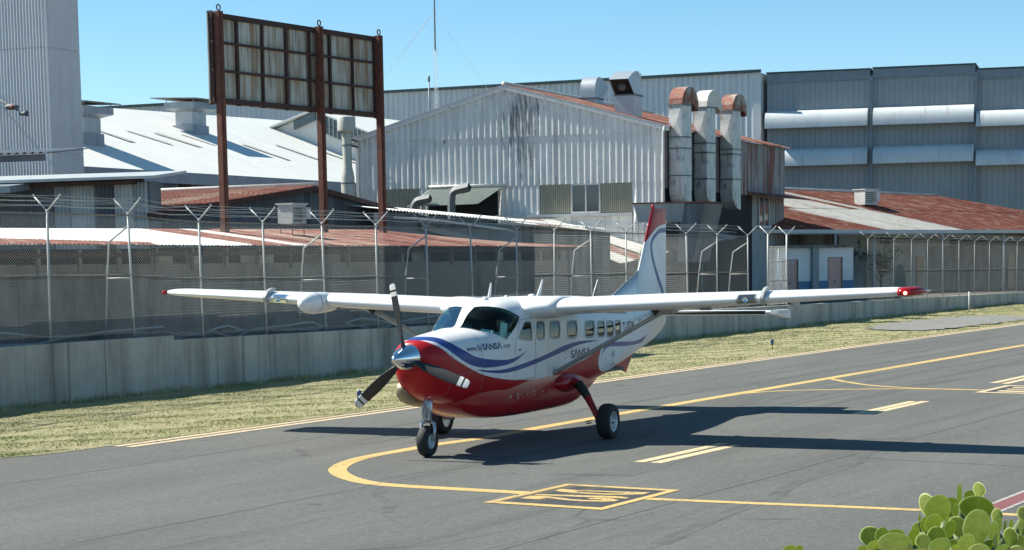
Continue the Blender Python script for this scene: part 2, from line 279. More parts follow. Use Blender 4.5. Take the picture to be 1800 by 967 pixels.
M['door'] = mk('pink door', (.58, .36, .32), .6, 0, [((.5, .42, .4), (2, 2, 1.5), .6, .7, .4)], (1.5, .08))
M['door_tan'] = mk('tan door', (.30, .21, .13), .6)
M['ac'] = mk('air conditioner metal', (.46, .48, .47), .5, .1, [((.3, .28, .25), (4, 4, 2), .55, .7, .5)], (3, .1))
M['acdark'] = mk('air conditioner grille', (.10, .115, .12), .6)
M['pipe'] = mk('painted stack', (.48, .48, .42), .55, .1, [((.3, .29, .25), (2, 2, .4), .52, .7, .5)], (2, .1))
M['bark'] = mk('bark', (.08, .06, .045), .9, 0, (), (8, .3))
M['gutter'] = mk('pale gutter', (.42, .46, .48), .5, .1, (), (1, .1))
M['teal'] = mk('teal pipe', (.04, .17, .16), .5, 0, (), (3, .15))
M['red_trim'] = mk('red flashing', (.25, .05, .04), .6, 0, (), (3, .15))
M['terrace'] = mk('terrace concrete', (.3, .29, .27), .9)

def gable_top():
    g = NG('chipped white corrugated'); c = g.coord()
    n = g.noise(c, 1.2, 5, .65); col = g.mix(1.0, (.74, .745, .72), g.rng(n, .25, .75, .88, 1.12), 'MULTIPLY')
    q = g.noise(g.coord(scale=(3.2, 3.2, .22)), 1.0, 6, .62); col = g.mix(g.math('MULTIPLY', g.rng(q, .50, .72), .55), col, (.32, .34, .36))
    # flaked area below the ridge, trailing down in streaks
    sp = g.new('ShaderNodeSeparateXYZ'); g.link(c, sp.inputs[0])
    dx = g.math('ABSOLUTE', g.math('SUBTRACT', sp.outputs[0], .75)); dz = g.math('ABSOLUTE', g.math('SUBTRACT', sp.outputs[2], 9.35))
    near = g.math('ADD', g.math('MULTIPLY', dx, .42), g.math('MULTIPLY', dz, .13))
    f = g.noise(g.coord(scale=(6.5, 6.5, .75)), 1.0, 8, .80)
    flake = g.rng(g.math('SUBTRACT', f, g.math('MULTIPLY', near, .20)), .43, .50)
    col = g.mix(g.math('MULTIPLY', flake, .78), col, (.07, .08, .095))
    f2 = g.noise(g.coord(scale=(4, 4, 1.2)), 1.0, 7, .7); col = g.mix(g.math('MULTIPLY', g.rng(f2, .66, .69), .8), col, (.07, .08, .1))
    g.col(col); g.set(.55); return g.mat
M['gable_top'] = gable_top()
M['rust_obl'] = mk('rusty roof sheet, slanting', RUST, .85, 0, [((.42, .30, .23), (5, .14, 5), .52, .62, .75), (DRUST, (3, .4, 3), .55, .75, .6), ((.24, .085, .04), (1.5, 1.5, 1.5), .5, .75, .6)], (2, .2), (30, .4), rot=(0, 0, -.693))
M['oldwhite_obl'] = mk('old white sheet, slanting', (.58, .56, .51), .65, 0, [((.36, .30, .24), (5, .16, 5), .52, .66, .7), (RUST, (6, .10, 6), .64, .70, .85)], (1.5, .12), rot=(0, 0, -.693))
# ground materials
def asphalt():
    g = NG('asphalt'); c = g.coord()
    big = g.noise(g.coord(scale=(.10, .45, 1)), 1.0, 5, .6, .4)
    col = g.mix(g.rng(big, .3, .7), (.090, .093, .086), (.128, .132, .122))
    streak = g.noise(g.coord(scale=(.05, 1.6, 1)), 1.0, 6, .7, .3)
    col = g.mix(g.math('MULTIPLY', g.rng(streak, .54, .70), .75), col, (.058, .061, .060))
    streak2 = g.noise(g.coord(scale=(.8, .08, 1), rot=(0, 0, .35)), 1.0, 6, .7, .5)
    col = g.mix(g.math('MULTIPLY', g.rng(streak2, .58, .72), .35), col, (.15, .152, .148))
    fine = g.noise(c, 55, 3, .8)
    col = g.mix(1.0, col, g.rng(fine, .25, .75, .45, 1.55), 'MULTIPLY')
    mid = g.noise(c, 20, 4, .8); col = g.mix(1.0, col, g.rng(mid, .25, .75, .66, 1.34), 'MULTIPLY')
    med = g.noise(c, 7, 4, .75)
    col = g.mix(1.0, col, g.rng(med, .3, .7, .80, 1.20), 'MULTIPLY')
    vo = g.new('ShaderNodeTexVoronoi', feature='F1'); g.link(c, vo.inputs['Vector']); vo.inputs['Scale'].default_value = 3.0
    spot = g.math('MULTIPLY', g.math('LESS_THAN', vo.outputs['Distance'], .035), .8)
    col = g.mix(spot, col, (.30, .30, .28))
    cr = g.new('ShaderNodeTexVoronoi', feature='DISTANCE_TO_EDGE'); g.link(g.coord(scale=(.07, .22, 1)), cr.inputs['Vector']); cr.inputs['Scale'].default_value = 1.0
    wob = g.noise(c, .5, 3, .6)
    crack = g.math('MULTIPLY', g.rng(cr.outputs['Distance'], .0, .007, 1, 0), g.rng(wob, .50, .60))
    col = g.mix(g.math('MULTIPLY', crack, .6), col, (.035, .036, .038))
    blot = g.noise(g.coord(scale=(.22, .5, 1)), 1.0, 6, .7, .8)
    col = g.mix(g.math('MULTIPLY', g.rng(blot, .60, .72), .45), col, (.060, .062, .060))
    oil = g.noise(c, 1.1, 3, .5); col = g.mix(g.math('MULTIPLY', g.rng(oil, .70, .76), .6), col, (.04, .041, .04))
    g.col(col); g.set(.86, 0, .35)
    g.bump(g.math('ADD', fine, g.math('MULTIPLY', med, .6)), .55, .012)
    return g.mat
M['asphalt'] = asphalt()
def paint(name, colr, worn=.36):
    g = NG(name); c = g.coord()
    a = g.noise(c, 14, 6, .75); b = g.noise(c, 1.2, 4, .6)
    col = g.mix(g.rng(b, .3, .7), colr, tuple(min(1, k*1.22) for k in colr))
    f = g.math('MULTIPLY', g.rng(g.math('ADD', a, g.math('MULTIPLY', b, .35)), worn+.34, worn+.46), .8)
    tyre = g.noise(g.coord(scale=(.10, 2.2, 1)), 1.0, 5, .7); col = g.mix(g.math('MULTIPLY', g.rng(tyre, .52, .68), .5), col, (.16, .13, .08))
    col = g.mix(f, col, (.11, .112, .11))
    g.col(col); g.set(.75, 0, .35); g.bump(g.noise(c, 55, 3, .8), .3, .008)
    return g.mat
M['yellow'] = paint('worn yellow paint', (.50, .35, .13))
M['cream_paint'] = paint('faded cream paint', (.56, .44, .27))
M['white_paint'] = paint('white road paint', (.36, .35, .34), .30)
M['black_paint'] = paint('black road paint', (.040, .044, .048), .60)
M['red_paint'] = paint('faded red paint', (.17, .065, .065), .44)
def soil(name, cols, sc):
    g = NG(name); c = g.coord()
    a = g.noise(g.coord(scale=(.5, .9, 1)), sc, 6, .7, .4); b = g.noise(c, 26, 5, .8)
    col = g.mix(g.rng(a, .36, .66), cols[0], cols[1])
    col = g.mix(g.rng(b, .40, .68), col, cols[2])
    g.col(col); g.set(.95, 0, .15); g.bump(b, .8, .03)
    return g.mat
M['turf'] = soil('dry turf', ((.23, .23, .11), (.34, .31, .18), (.40, .36, .23)), .9)
M['yard'] = soil('yard ground', ((.12, .11, .09), (.16, .15, .13), (.09, .085, .07)), .6)
def grassmat():
    g = NG('grass blades')
    at = g.new('ShaderNodeAttribute', attribute_name='tone'); n = g.noise(g.coord(scale=(.5, .9, 1)), .9, 5, .7, .4)
    f = g.math('ADD', g.math('MULTIPLY', at.outputs['Fac'], .42), g.math('MULTIPLY', g.rng(n, .32, .70), .60))
    r = g.new('ShaderNodeValToRGB'); g.link(f, r.inputs[0])
    e = r.color_ramp.elements; e[0].position = .12; e[0].color = (.20, .22, .085, 1); e[1].position = .95; e[1].color = (.66, .60, .40, 1)
    q = e.new(.45); q.color = (.315, .345, .145, 1); q = e.new(.70); q.color = (.54, .495, .30, 1)
    g.col(r.outputs[0]); g.set(.8, 0, .2)
    return g.mat
M['grass'] = grassmat()

# ================================================================== the ground
def strip(b, pts, wd, z, mi=0):
    P = np.array(pts); n = len(P); L = []; Rr = []
    for i in range(n):
        t = P[min(i+1, n-1)]-P[max(i-1, 0)]; t /= np.linalg.norm(t); nn = np.array([-t[1], t[0]])
        L.append(P[i]+nn*wd/2); Rr.append(P[i]-nn*wd/2)
    vs = [(q[0], q[1], z) for q in L]+[(q[0], q[1], z) for q in Rr]
    return b.add(vs, [(i, n+i, n+i+1, i+1) for i in range(n-1)], mi)
def smooth_pts(P, k=6):
    P = np.array(P, float); out = []
    for i in range(len(P)-1):
        p0, p1, p2, p3 = P[max(i-1, 0)], P[i], P[i+1], P[min(i+2, len(P)-1)]
        for j in range(k):
            t = j/k
            out.append(.5*((2*p1)+(-p0+p2)*t+(2*p0-5*p1+4*p2-p3)*t*t+(-p0+3*p1-3*p2+p3)*t**3))
    out.append(P[-1]); return np.array(out)
def uframe(o):
    o.rotation_euler = (0, 0, R(59)); return o
b = MB(); b.poly([(-1500,-1500),(1500,-1500),(1500,1500),(-1500,1500)], -.06)
struct(b.build('ground', M['yard']))
ge = D['grassedge']
b = MB()
edge = [(-60, 34)]+[(-20, 31.5), (10, 28.5)]+[tuple(q) for q in ge[:5]]+[(29, 25.72), (60, 25.72), (110, 25.72), (400, 25.72)]
b.poly([(-60,-80),(400,-80)]+edge[::-1], 0.0)
taxi = uframe(struct(b.build('taxiway', M['asphalt'])))
BASE[taxi.name] = (0, 0, 0)
def marking(name, fn, m, label=None):
    bb = MB(); fn(bb); o = bb.build(name, m, taxi)
    if label: o['label'] = label
    return o
for v0 in (25.54, 25.20):
    marking('edge_line', lambda q: q.poly([(27.75, v0-.09), (330, v0-.09), (330, v0+.09), (27.75, v0+.09)], .004), M['cream_paint'])
marking('centre_line', lambda q: q.poly([(36.4, 19.72), (330, 19.72), (330, 20.05), (36.4, 20.05)], .004), M['yellow'])
marking('lead_in_line', lambda q: strip(q, smooth_pts(D['lead1']), .31, .0046), M['yellow'])
marking('lead_in_line', lambda q: strip(q, D['lead2'], .22, .0046), M['yellow'])
marking('branch_line', lambda q: strip(q, smooth_pts(D['br1']), .20, .0046), M['yellow'])
marking('branch_line', lambda q: strip(q, smooth_pts(D['br2']), .20, .0052), M['yellow'])
for k in ('dashA1', 'dashA2', 'dashB1', 'dashB2', 'dashC1', 'dashC2'):
    q4 = np.array(D[k]); vc = q4[:, 1].mean(); u0 = q4[:2, 0].mean(); u1 = q4[2:, 0].mean()
    marking('dash_line', lambda q: q.poly([(u0, vc-.105), (u1, vc-.105), (u1, vc+.105), (u0, vc+.105)], .004), M['cream_paint'])
for d0, u0 in ((0, 60.2), (1, 70.5)):
    for vc in (15.1, 14.8):
        marking('dash_line', lambda q: q.poly([(u0, vc-.105), (u0+3.7, vc-.105), (u0+3.7, vc+.105), (u0, vc+.105)], .004), M['cream_paint'])
def ring(q, outer, inner, z):
    n = len(outer); q.add([(x, y, z) for x, y in outer]+[(x, y, z) for x, y in inner], [(i, (i+1) % n, n+(i+1) % n, n+i) for i in range(n)])
def rect(u0, u1, v0, v1): return [(u0, v1), (u1, v1), (u1, v0), (u0, v0)]
marking('stand_box_fill', lambda q: q.poly(rect(23.5, 25.9, 12.7, 14.55)[::-1], .0042), M['black_paint'])
marking('stand_box', lambda q: ring(q, rect(23.47, 25.93, 12.65, 14.60), rect(23.68, 25.76, 12.79, 14.46), .0080), M['yellow'])
marking('stand_digit', lambda q: (q.poly(D['zero'], .0072)), M['yellow'])
marking('stand_digit_hole', lambda q: (q.poly(D['zeroin'], .0098)), M['black_paint'])
marking('stand_digit', lambda q: (q.poly(D['two'], .0072), q.poly(D['twobar'], .0072)), M['yellow'])
marking('stand_box_fill', lambda q: q.poly(rect(46.35, 48.75, 12.6, 14.5)[::-1], .0042), M['black_paint'])
marking('stand_box', lambda q: ring(q, rect(46.25, 48.85, 12.5, 14.58), rect(46.5, 48.62, 12.66, 14.42), .0080), M['cream_paint'])
marking('stand_digit', lambda q: (q.poly(rect(46.75, 47.15, 12.95, 14.2), .0072), q.poly(rect(47.5, 47.75, 12.95, 14.2), .0072), q.poly(rect(48.05, 48.3, 12.95, 14.2), .0072)), M['cream_paint'])
marking('red_band', lambda q: q.poly([(25.5, 7.72), (34, 7.80), (34, 8.00), (25.75, 8.00)], .0040), M['red_paint'])
marking('white_line', lambda q: q.poly([(25.4, 7.66), (34, 7.74), (34, 7.80), (25.45, 7.72)], .0040), M['white_paint'])
marking('white_line', lambda q: q.poly([(25.8, 8.00), (34, 8.00), (34, 8.06), (25.9, 8.06)], .0040), M['white_paint'])

# paving joints and old tyre scuffs
def wob(u0, v0, u1, v1, n, a): return [(u0+(u1-u0)*i/n+random.uniform(-a, a)*.4, v0+(v1-v0)*i/n+random.uniform(-a, a)) for i in range(n+1)]
M['joint'] = mk('tarred paving joint', (.045, .046, .046), .8); M['scuff'] = mk('tyre scuff', (.070, .073, .071), .85, 0, [((.105, .11, .105), (1, 6, 1), .42, .6, .9)], (3, .2))
for u0, v0, u1, v1 in ((18, 12.1, 140, 12.3), (20, 22.9, 150, 22.8), (30.5, 2, 31.2, 12.0), (18, 17.3, 60, 17.2)):
    marking('paving_joint', lambda q: strip(q, wob(u0, v0, u1, v1, 60, .035), .022, .0022), M['joint'])
for u0, v0, u1, v1, wd_ in ((30, 21.3, 70, 21.0, .22), (34, 18.5, 75, 18.3, .20), (28, 16.6, 48, 18.0, .2), (21, 10.6, 33, 12.0, .25), (22, 15.2, 26, 18.5, .18)):
    marking('tyre_scuff', lambda q: strip(q, smooth_pts(wob(u0, v0, u1, v1, 10, .10), 4), wd_, .0026), M['scuff'])

# grass verge: an uneven turf sheet, and blades on it
def vz(u, v): return .02+.022*np.sin(u*.9+v*1.7)*np.sin(v*1.1-u*.35)+.02*np.sin(u*2.3+v*3.1)
us = np.concatenate([np.arange(-30, 20, 5.), np.arange(20, 110, .5), np.arange(110, 332, 6.)]); n_v = 22
vs = []; 
gx = np.array([e[0] for e in edge]); gv = np.array([e[1] for e in edge])
for u in us:
    lo = float(np.interp(u, gx, gv))
    for j in range(n_v+1):
        v = lo+(34.35-lo)*j/n_v
        fade = min(1, j/3)
        vs.append((u, v, .006+fade*max(0.0, float(vz(u, v)))))
k = n_v+1
fs = [(i*k+j, (i+1)*k+j, (i+1)*k+j+1, i*k+j+1) for i in range(len(us)-1) for j in range(n_v)]
b = MB(); b.add(vs, fs)
uframe(struct(b.build('grass_verge', M['turf'], smooth=True)))
# worn paved apron in the verge, flush with the turf
b = MB(); b.poly([(q[0]+.35*math.sin(i*2.1), q[1]+.25*math.sin(i*3.7)) for i, q in enumerate(smooth_pts([(78.5, 27.0), (84, 26.4), (92, 26.4), (96, 28.5), (94, 30.6), (88, 31.0), (82, 30.6), (79.3, 29.3), (78.5, 27.0)], 8)[:-1])], .066)
uframe(struct(b.build('paved_patch', M['oldpave'])))
def in_patch(u, v): return (u > 79.2) & (u < 94.5) & (v < 30.6) & (v > 26.6)
def grass():
    N = 330000
    u = 24+(rng.random(N)**1.6)*92; v = np.empty(N); lo = np.interp(u, gx, gv)+.02
    v = lo-.12*rng.random(N)**3+(34.18-lo)*rng.random(N)
    tall = rng.random(N) < .018; v = np.where(tall, 34.18-.22*rng.random(N)**2, v)
    # straggling edge on the asphalt side, bare patches inside
    bare = (np.sin(u*.8+np.sin(v*1.3)*2)*np.sin(v*1.9+u*.21) > .78) & (rng.random(N) < .75)
    keep = (~bare | tall) & ~(in_patch(u, v) & (rng.random(N) < .80)); u = u[keep]; v = v[keep]; tall = tall[keep]; N = len(u)
    h = rng.uniform(.010, .032, N)*(1+.7*(rng.random(N) < .06)); h = np.where(tall, rng.uniform(.05, .20, N), h); a = rng.uniform(0, 2*np.pi, N); wdt = rng.uniform(.005, .013, N)*(1+u/90)
    z = .006+np.maximum(0, vz(u, v))-.006
    lean = rng.normal(0, .02, (N, 2))
    ca, sa = np.cos(a)*wdt, np.sin(a)*wdt
    P = np.empty((N, 3, 3))
    P[:, 0] = np.stack([u-ca, v-sa, z], -1); P[:, 1] = np.stack([u+ca, v+sa, z], -1)
    P[:, 2] = np.stack([u+lean[:, 0], v+lean[:, 1], z+h], -1)
    me = bpy.data.meshes.new('grass'); me.vertices.add(3*N); me.vertices.foreach_set('co', P.ravel())
    me.loops.add(3*N); me.loops.foreach_set('vertex_index', np.arange(3*N, dtype=np.int32))
    me.polygons.add(N); me.polygons.foreach_set('loop_start', np.arange(0, 3*N, 3, dtype=np.int32))
    me.update(calc_edges=True)
    at = me.attributes.new('tone', 'FLOAT', 'POINT'); at.data.foreach_set('value', np.repeat(rng.random(N), 3))
    me.materials.append(M['grass'])
    o = bpy.data.objects.new('grass', me); C.objects.link(o); o.rotation_euler = (0, 0, R(59))
    o['kind'] = 'stuff'; o['label'] = 'short dry grass growing on the verge below the concrete wall'; o['category'] = 'grass'
grass()

# ================================================================== retaining wall, yard behind it, fence
NOTCH = 39.55
def wtop(u): return 1.52 if u < NOTCH else 1.40-.0092*(u-40)
b = MB(); z0 = 1.33
b.add([(-60, 34.5, z0+.3), (330, 34.5, z0-1.7), (330, 300, z0-1.7), (-60, 300, z0+.3)], [(0, 1, 2, 3)])
uframe(struct(b.build('yard', M['yard'])))
wall = thing('concrete_wall', 'long stained grey concrete retaining wall below the chain-link fence', 'wall', 'U', (60, 34.2, 0))
u = 22.0; i = 0
joints = [22.0, 25.2, 28.6, 31.6, 34.4, 36.9, NOTCH]
while joints[-1] < 128: joints.append(joints[-1]+random.choice((2.6, 2.9, 3.2, 3.6)))
for a0, a1 in zip(joints[:-1], joints[1:]):
    b = MB(); t0, t1 = wtop(a0+.01), wtop(a1-.01); jv = random.uniform(-.006, .006); g_ = .007
    b.hexa([(a0+g_, 34.2+jv, -.15), (a1-g_, 34.2+jv, -.15), (a1-g_, 34.55, -.15), (a0+g_, 34.55, -.15)],
           [(a0+g_, 34.2+jv, t0), (a1-g_, 34.2+jv, t1), (a1-g_, 34.55, t1), (a0+g_, 34.55, t0)])
    b.build('panel', M['concrete'], wall)
b = MB(); b.hexa([(22, 34.24, -.15), (128, 34.24, -.15), (128, 34.5, -.15), (22, 34.5, -.15)], [(22, 34.24, 1.3), (128, 34.24, .5), (128, 34.5, .5), (22, 34.5, 1.3)])
b.build('core', M['concrete'], wall)

FV = 34.42
def ptop(u): return (4.78 if u < 39.5 else 4.60)-.0117*(u-(35 if u < 39.5 else 41))
# shared meshes: post with arms, mesh bay
bp = MB(); bp.tube([(0, 0, 0), (0, 0, 3.17)], .030, 8); bp.lathe([(0, 3.20), (.026, 3.19), (.036, 3.16), (.036, 3.11)], 8)
POST = bp.mesh('fence_post', M['galvpost'], True)
POST2 = MB().tube([(0, 0, 0), (0, 0, 3.17)], .023, 8).mesh('fence_post', M['postdark'], True)
ARM2 = [MB().tube([(0, 0, 3.15), (0, s*.42, 3.50)], .016, 6).mesh('arm', M['postdark'], True) for s in (-1, 1)]
ARM = [MB().tube([(0, 0, 3.15), (0, s*.44, 3.53)], .019, 6).lathe([(0, 3.57), (.016, 3.565), (.025, 3.55), (.025, 3.53), (.0, 3.52)], 6, (0, s*.44, 0)).mesh('arm', M['galvpost'], True) for s in (-1, 1)]
bc = MB(); BW, BH = 2.8, 3.06
nw = 35; ns = 76; pw = BW/nw; ph = BH/ns; rw = .0042
vs = []; fs = []
for i in range(nw):
    o = len(vs)
    for k in range(ns+1):
        x = (i+.5)*pw+(pw/2 if k % 2 else -pw/2); z = k*ph
        for a in (90, 210, 330): vs.append((x+rw*math.cos(R(a)), rw*math.sin(R(a))+(.002 if (i+k) % 2 else -.002), z))
    for k in range(ns):
        for j in range(3): fs.append((o+k*3+j, o+k*3+(j+1) % 3, o+k*3+3+(j+1) % 3, o+k*3+3+j))
bc.add(vs, fs); LINK = bc.mesh('chain_link_mesh', M['wire'])
LINK2 = LINK.copy(); LINK2.materials.clear(); LINK2.materials.append(M['wiredark'])
co = np.array(vs); ctr = co.reshape(-1, 3, 3).mean(1, keepdims=True); co2 = (ctr+(co.reshape(-1, 3, 3)-ctr)*.6).reshape(-1)
LINK2.vertices.foreach_set('co', co2)
BRACE = MB().tube([(0, 0, 2.85), (0, .70, 2.45), (0, .84, 1.5), (0, 1.0, -.05)], .027, 6).mesh('brace', M['galvpost'], True)
BBAR = MB().tube([(0, 0, 1.50), (0, .86, 1.50)], .022, 6).mesh('brace_bar', M['galvpost'], True)
def mobj(name, me, parent, loc=(0, 0, 0), sc=None):
    o = bpy.data.objects.new(name, me); C.objects.link(o); o.parent = parent; o.location = loc
    if sc: o.scale = sc
    BASE[o.name] = BASE[parent.name]; return o
def fence(label, posts, braced, start, end, base_u):
    t = thing('chain_link_fence', label, 'fence', 'U', (base_u, FV, 1.0))
    ends = list(posts)
    for i, u in enumerate(ends):
        if start < u < end:
            zt = ptop(u)-3.17
            po = mobj('post', POST if u < 90 else POST2, t, (u-base_u, 0, zt-1.0), (1, 1, 1))
            po.rotation_euler = (random.uniform(-.018, .018), random.uniform(-.022, .022), 0)
            for a in (ARM if u < 90 else ARM2): mobj('arm', a, po)
            if i in braced:
                mobj('brace', BRACE, po); mobj('brace_bar', BBAR, po)
    for a0, a1 in zip(ends[:-1], ends[1:]):
        zt = ptop((a0+a1)/2)-3.12
        mobj('chain_link_mesh', LINK if a0 < 70 else LINK2, t, (a0-base_u, -.045, zt-1.0), ((a1-a0)/BW, 1, 1))
        sl = [(a0, FV, ptop(a0+.01)-.06), ((a0+a1)/2, FV, (ptop(a0+.01)+ptop(a1-.01))/2-.06-random.uniform(0, .03)), (a1, FV, ptop(a1-.01)-.06)]
        MB().tube(sl, .021, 6).build('top_rail', M['railrust'], t, True)
        MB().tube([(q[0], q[1], q[2]-1.52) for q in sl], .022, 6).build('middle_rail', M['railrust'], t, True)
        MB().tube([(q[0], q[1], q[2]-3.0) for q in sl], .022, 6).build('bottom_rail', M['railrust'], t, True)
    for s in (-1, 1):
        for h in (.40, .70, .97):
            pts = []
            for a0, a1 in zip(ends[:-1], ends[1:]):
                for f in (0, .5):
                    u = a0+(a1-a0)*f; pts.append((u, FV+s*.44*h, ptop(u)-.02+.38*h-(.05*random.random() if f else 0)))
            MB().tube(pts, .0042, 4, cap=False).build('barbed_wire', M['wire'], t)
    return t
P1 = [24.0, 26.8, 29.6, 32.4]+D['posts'][:16]
fence('long galvanised chain-link fence with Y-shaped barbed arms, from the left edge to the gate', P1, {5, 8, 10, 12, 14, 16, 18, 19}, 20, 90, 55)
P2 = D['posts2']+[120.0, 122.8, 125.6]
fence('right hand stretch of chain-link fence beyond the gap, above the low wall', P2, set(), 90, 130, 105)
# mesh gate standing between the two stretches
t = thing('fence_gate', 'narrow framed mesh gate in the fence beside the pink doors', 'gate', 'U', (80.5, FV, 1.0))
for u in (79.5, 81.61):
    MB().tube([(u, FV, .9), (u, FV, ptop(u)+.05)], .045, 8).build('gate_post', M['galvpost'], t, True)
    MB().tube([(u, FV-.40, ptop(u)+.42), (u, FV, ptop(u)+.03), (u, FV+.40, ptop(u)+.42)], .024, 6).build('arm', M['galvpost'], t, True)
for z in (1.2, 2.15, 3.0): MB().tube([(79.6, FV-.03, z), (81.5, FV-.03, z)], .024, 6).build('gate_rail', M['galvpost'], t, True)
MB().tube([(80.6, FV-.03, 1.15), (80.6, FV-.03, 3.55)], .024, 6).build('gate_stile', M['galvpost'], t, True)
mobj('chain_link_mesh', LINK, t, (79.55-80.5, -.03, .1), (2.0/BW, 1, .85))
# loose conduits lying behind the fence foot
for k, (u0, u1, zz, lab) in enumerate(((24, 39.8, .12, 'grey conduit sagging behind the fence foot at the far left'), (39.6, 47.5, .10, 'grey conduit lying behind the fence foot left of the wing tip'),
                                       (48.3, 58, .14, 'grey conduit arching behind the fence foot behind the propeller'), (59, 74, .12, 'grey conduit behind the fence foot behind the airplane cabin'))):
    t = thing('conduit', lab, 'conduit', 'U', (u0, 35.0, 1.4), 'conduits behind the fence')
    for j, (dv, dz) in enumerate(((0, 0), (.12, -.12))):
        pts = [(u0+(u1-u0)*i/14, 34.78+dv+.12*math.sin(i*.9+k), wtop((u0+u1)/2)+zz+dz+.16*math.sin(i*.55+k*2+j)**2+.05*math.sin(i*1.7+j)) for i in range(15)]
        MB().tube(pts, .032, 6).build('pipe', M['hose'], t, True)
# edge lights and marker post on the verge
for (u, v), lab in zip(D['lights'], ('small blue taxiway edge light on a yellow stake, behind the far wing', 'small blue taxiway edge light on a yellow stake, at the propeller tip')):
    t = thing('edge_light', lab, 'light', 'U', (u, v, .02), 'taxiway edge lights')
    MB().tube([(u, v, 0), (u, v, .22)], .03, 8).build('stake', mk('yellow stake', (.50, .30, .07), .6), t, True)
    MB().lathe([(0, .20), (.06, .20), (.06, .24), (.04, .26), (.055, .28), (.06, .34), (.045, .39), (0, .41)], 12, (u, v, 0)).build('lens', mk('blue lens', (.03, .06, .16), .15), t, True)
u, v = D['post'][0]
t = thing('marker_post', 'thin white marker post on the grass in front of the right hand wall', 'post', 'U', (u, v, 0))
MB().tube([(u, v, -.05), (u, v, 1.12)], .045, 8).build('pole', M['trim'], t, True)
MB().box((u-.12, v-.2, .22), (u+.12, v-.05, .40)).build('junction_box', M['acdark'], t)

# ================================================================== buildings behind the fence
FR['H'] = tuple(D['H'])
GZ = 1.0     # yard level under the buildings
# ---- grey hangar, far right
t = thing('grey_hangar', 'tall blue-grey hangar with curved white canopies, at the right edge', 'hangar', 'H', (10, 0, 0))
for x0, x1, zt in ((0.02, 8.0, 17.15), (8.22, 15.88, 17.2), (16.02, 34, 16.8)):
    MB().corr((x0, 0, 0), (x1, 0, 0), (x1, 0, zt), (x0, 0, zt), int((x1-x0)/.42), .06, [(0, 0), (.8, 0), (.84, 1), (.96, 1)]).build('wall_panel', M['hangar_grey'], t)
    MB().box((x0, -.12, zt-.75), (x1, -.07, zt-.02)).build('fascia', M['hangar_trim'], t)
    MB().box((x0-.05, -.2, zt), (x1+.05, 8, zt+.1)).build('roof_edge', M['green_trim'], t)
for x in (8.11, 15.95): MB().box((x-.13, -.32, 0), (x+.13, .1, 16.6)).build('column', M['hangar_trim'], t)
for x0, x1 in ((0.0, 7.9), (8.33, 15.86), (16.04, 33)):
    for zt, zb in ((14.22, 12.84), (11.30, 9.92)):
        if x0 > 16: zt -= .5; zb -= .35
        prof = [(-.08, zt), (-.35, zt-.02), (-.65, zt-.12), (-.92, zt-.34), (-1.08, zt-.68), (-1.14, zt-1.05), (-1.15, zb)]
        b = MB(); n = len(prof)
        b.add([(x0, y, z) for y, z in prof]+[(x1, y, z) for y, z in prof], [(i, i+1, n+i+1, n+i) for i in range(n-1)])
        b.add([(x0, -.02, zb)]+[(x0, y, z) for y, z in prof], [tuple(range(n+1))]); b.add([(x1, -.02, zb)]+[(x1, y, z) for y, z in prof], [tuple(range(n+1))[::-1]])
        b.build('canopy', M['canopy'], t, ang=40)
b = MB(); b.box((0, .08, 0), (34, 40, 16.7)); b.build('body', M['hangar_grey'], t)
# ---- white hangar behind the gabled shed
t = thing('white_hangar', 'large pale corrugated hangar with green roof flashing behind the gabled shed', 'hangar', 'A', (-60, 150, 0))
MB().corr((-112, 149.4, 0), (-38.95, 149.4, 0), (-38.95, 149.4, 17.3), (-112, 149.4, 16.9), 150, .10).build('wall_panel', M['hangar_white'], t)
MB().beam((-112, 149.25, 16.95), (-38.9, 149.25, 17.34), .25, .22).build('roof_flashing', M['green_trim'], t)
MB().box((-39.0, 149.42, 0), (-38.95, 158, 17.2)).build('side_wall', M['hangar_white'], t)
MB().box((-39.5, 149.28, 0), (-38.93, 149.40, 17.25)).build('corner_trim', M['hangar_white'], t)
MB().box((-111, 149.7, 0), (-39.2, 185, 16.7)).build('body', M['hangar_white'], t)
# ---- radio mast
q = D['mast']; a0 = q[0][0]
t = thing('radio_mast', 'thin white lattice radio mast with guy wires rising behind the gabled shed', 'mast', 'A', (a0, 125, GZ))
b = MB(); hw = .14
for k in range(3):
    an = 2*math.pi*k/3; b.tube([(a0+hw*math.cos(an), 125+hw*math.sin(an), GZ), (a0+hw*math.cos(an), 125+hw*math.sin(an), 17.8)], .013, 5)
z = 8.0; k = 0
while z < 17.6:
    for j in range(3):
        an, bn = 2*math.pi*j/3, 2*math.pi*(j+1)/3
        b.tube([(a0+hw*math.cos(an), 125+hw*math.sin(an), z), (a0+hw*math.cos(bn), 125+hw*math.sin(bn), z+.45)], .007, 4)
    z += .45
b.build('lattice', M['wallwhite'], t)
MB().tube([(a0, 125, 17.6), (a0, 125, 24)], .055, 6).build('pole', M['hangar_trim'], t, True)
MB().tube([(a0-.35, 124.6, 10), (a0-.35, 124.6, 15.5)], .05, 6).lathe([(0, 15.9), (.1, 15.85), (.1, 15.5), (0, 15.4)], 8, (a0-.35, 124.6, 0)).build('whip_antenna', M['hangar_trim'], t, True)
for e in ((-62, 121, 11), (-64.5, 124, 11), (-47, 121, 10)): MB().tube([(a0, 125, 20.2), e], .012, 4).build('guy_wire', M['hose'], t)
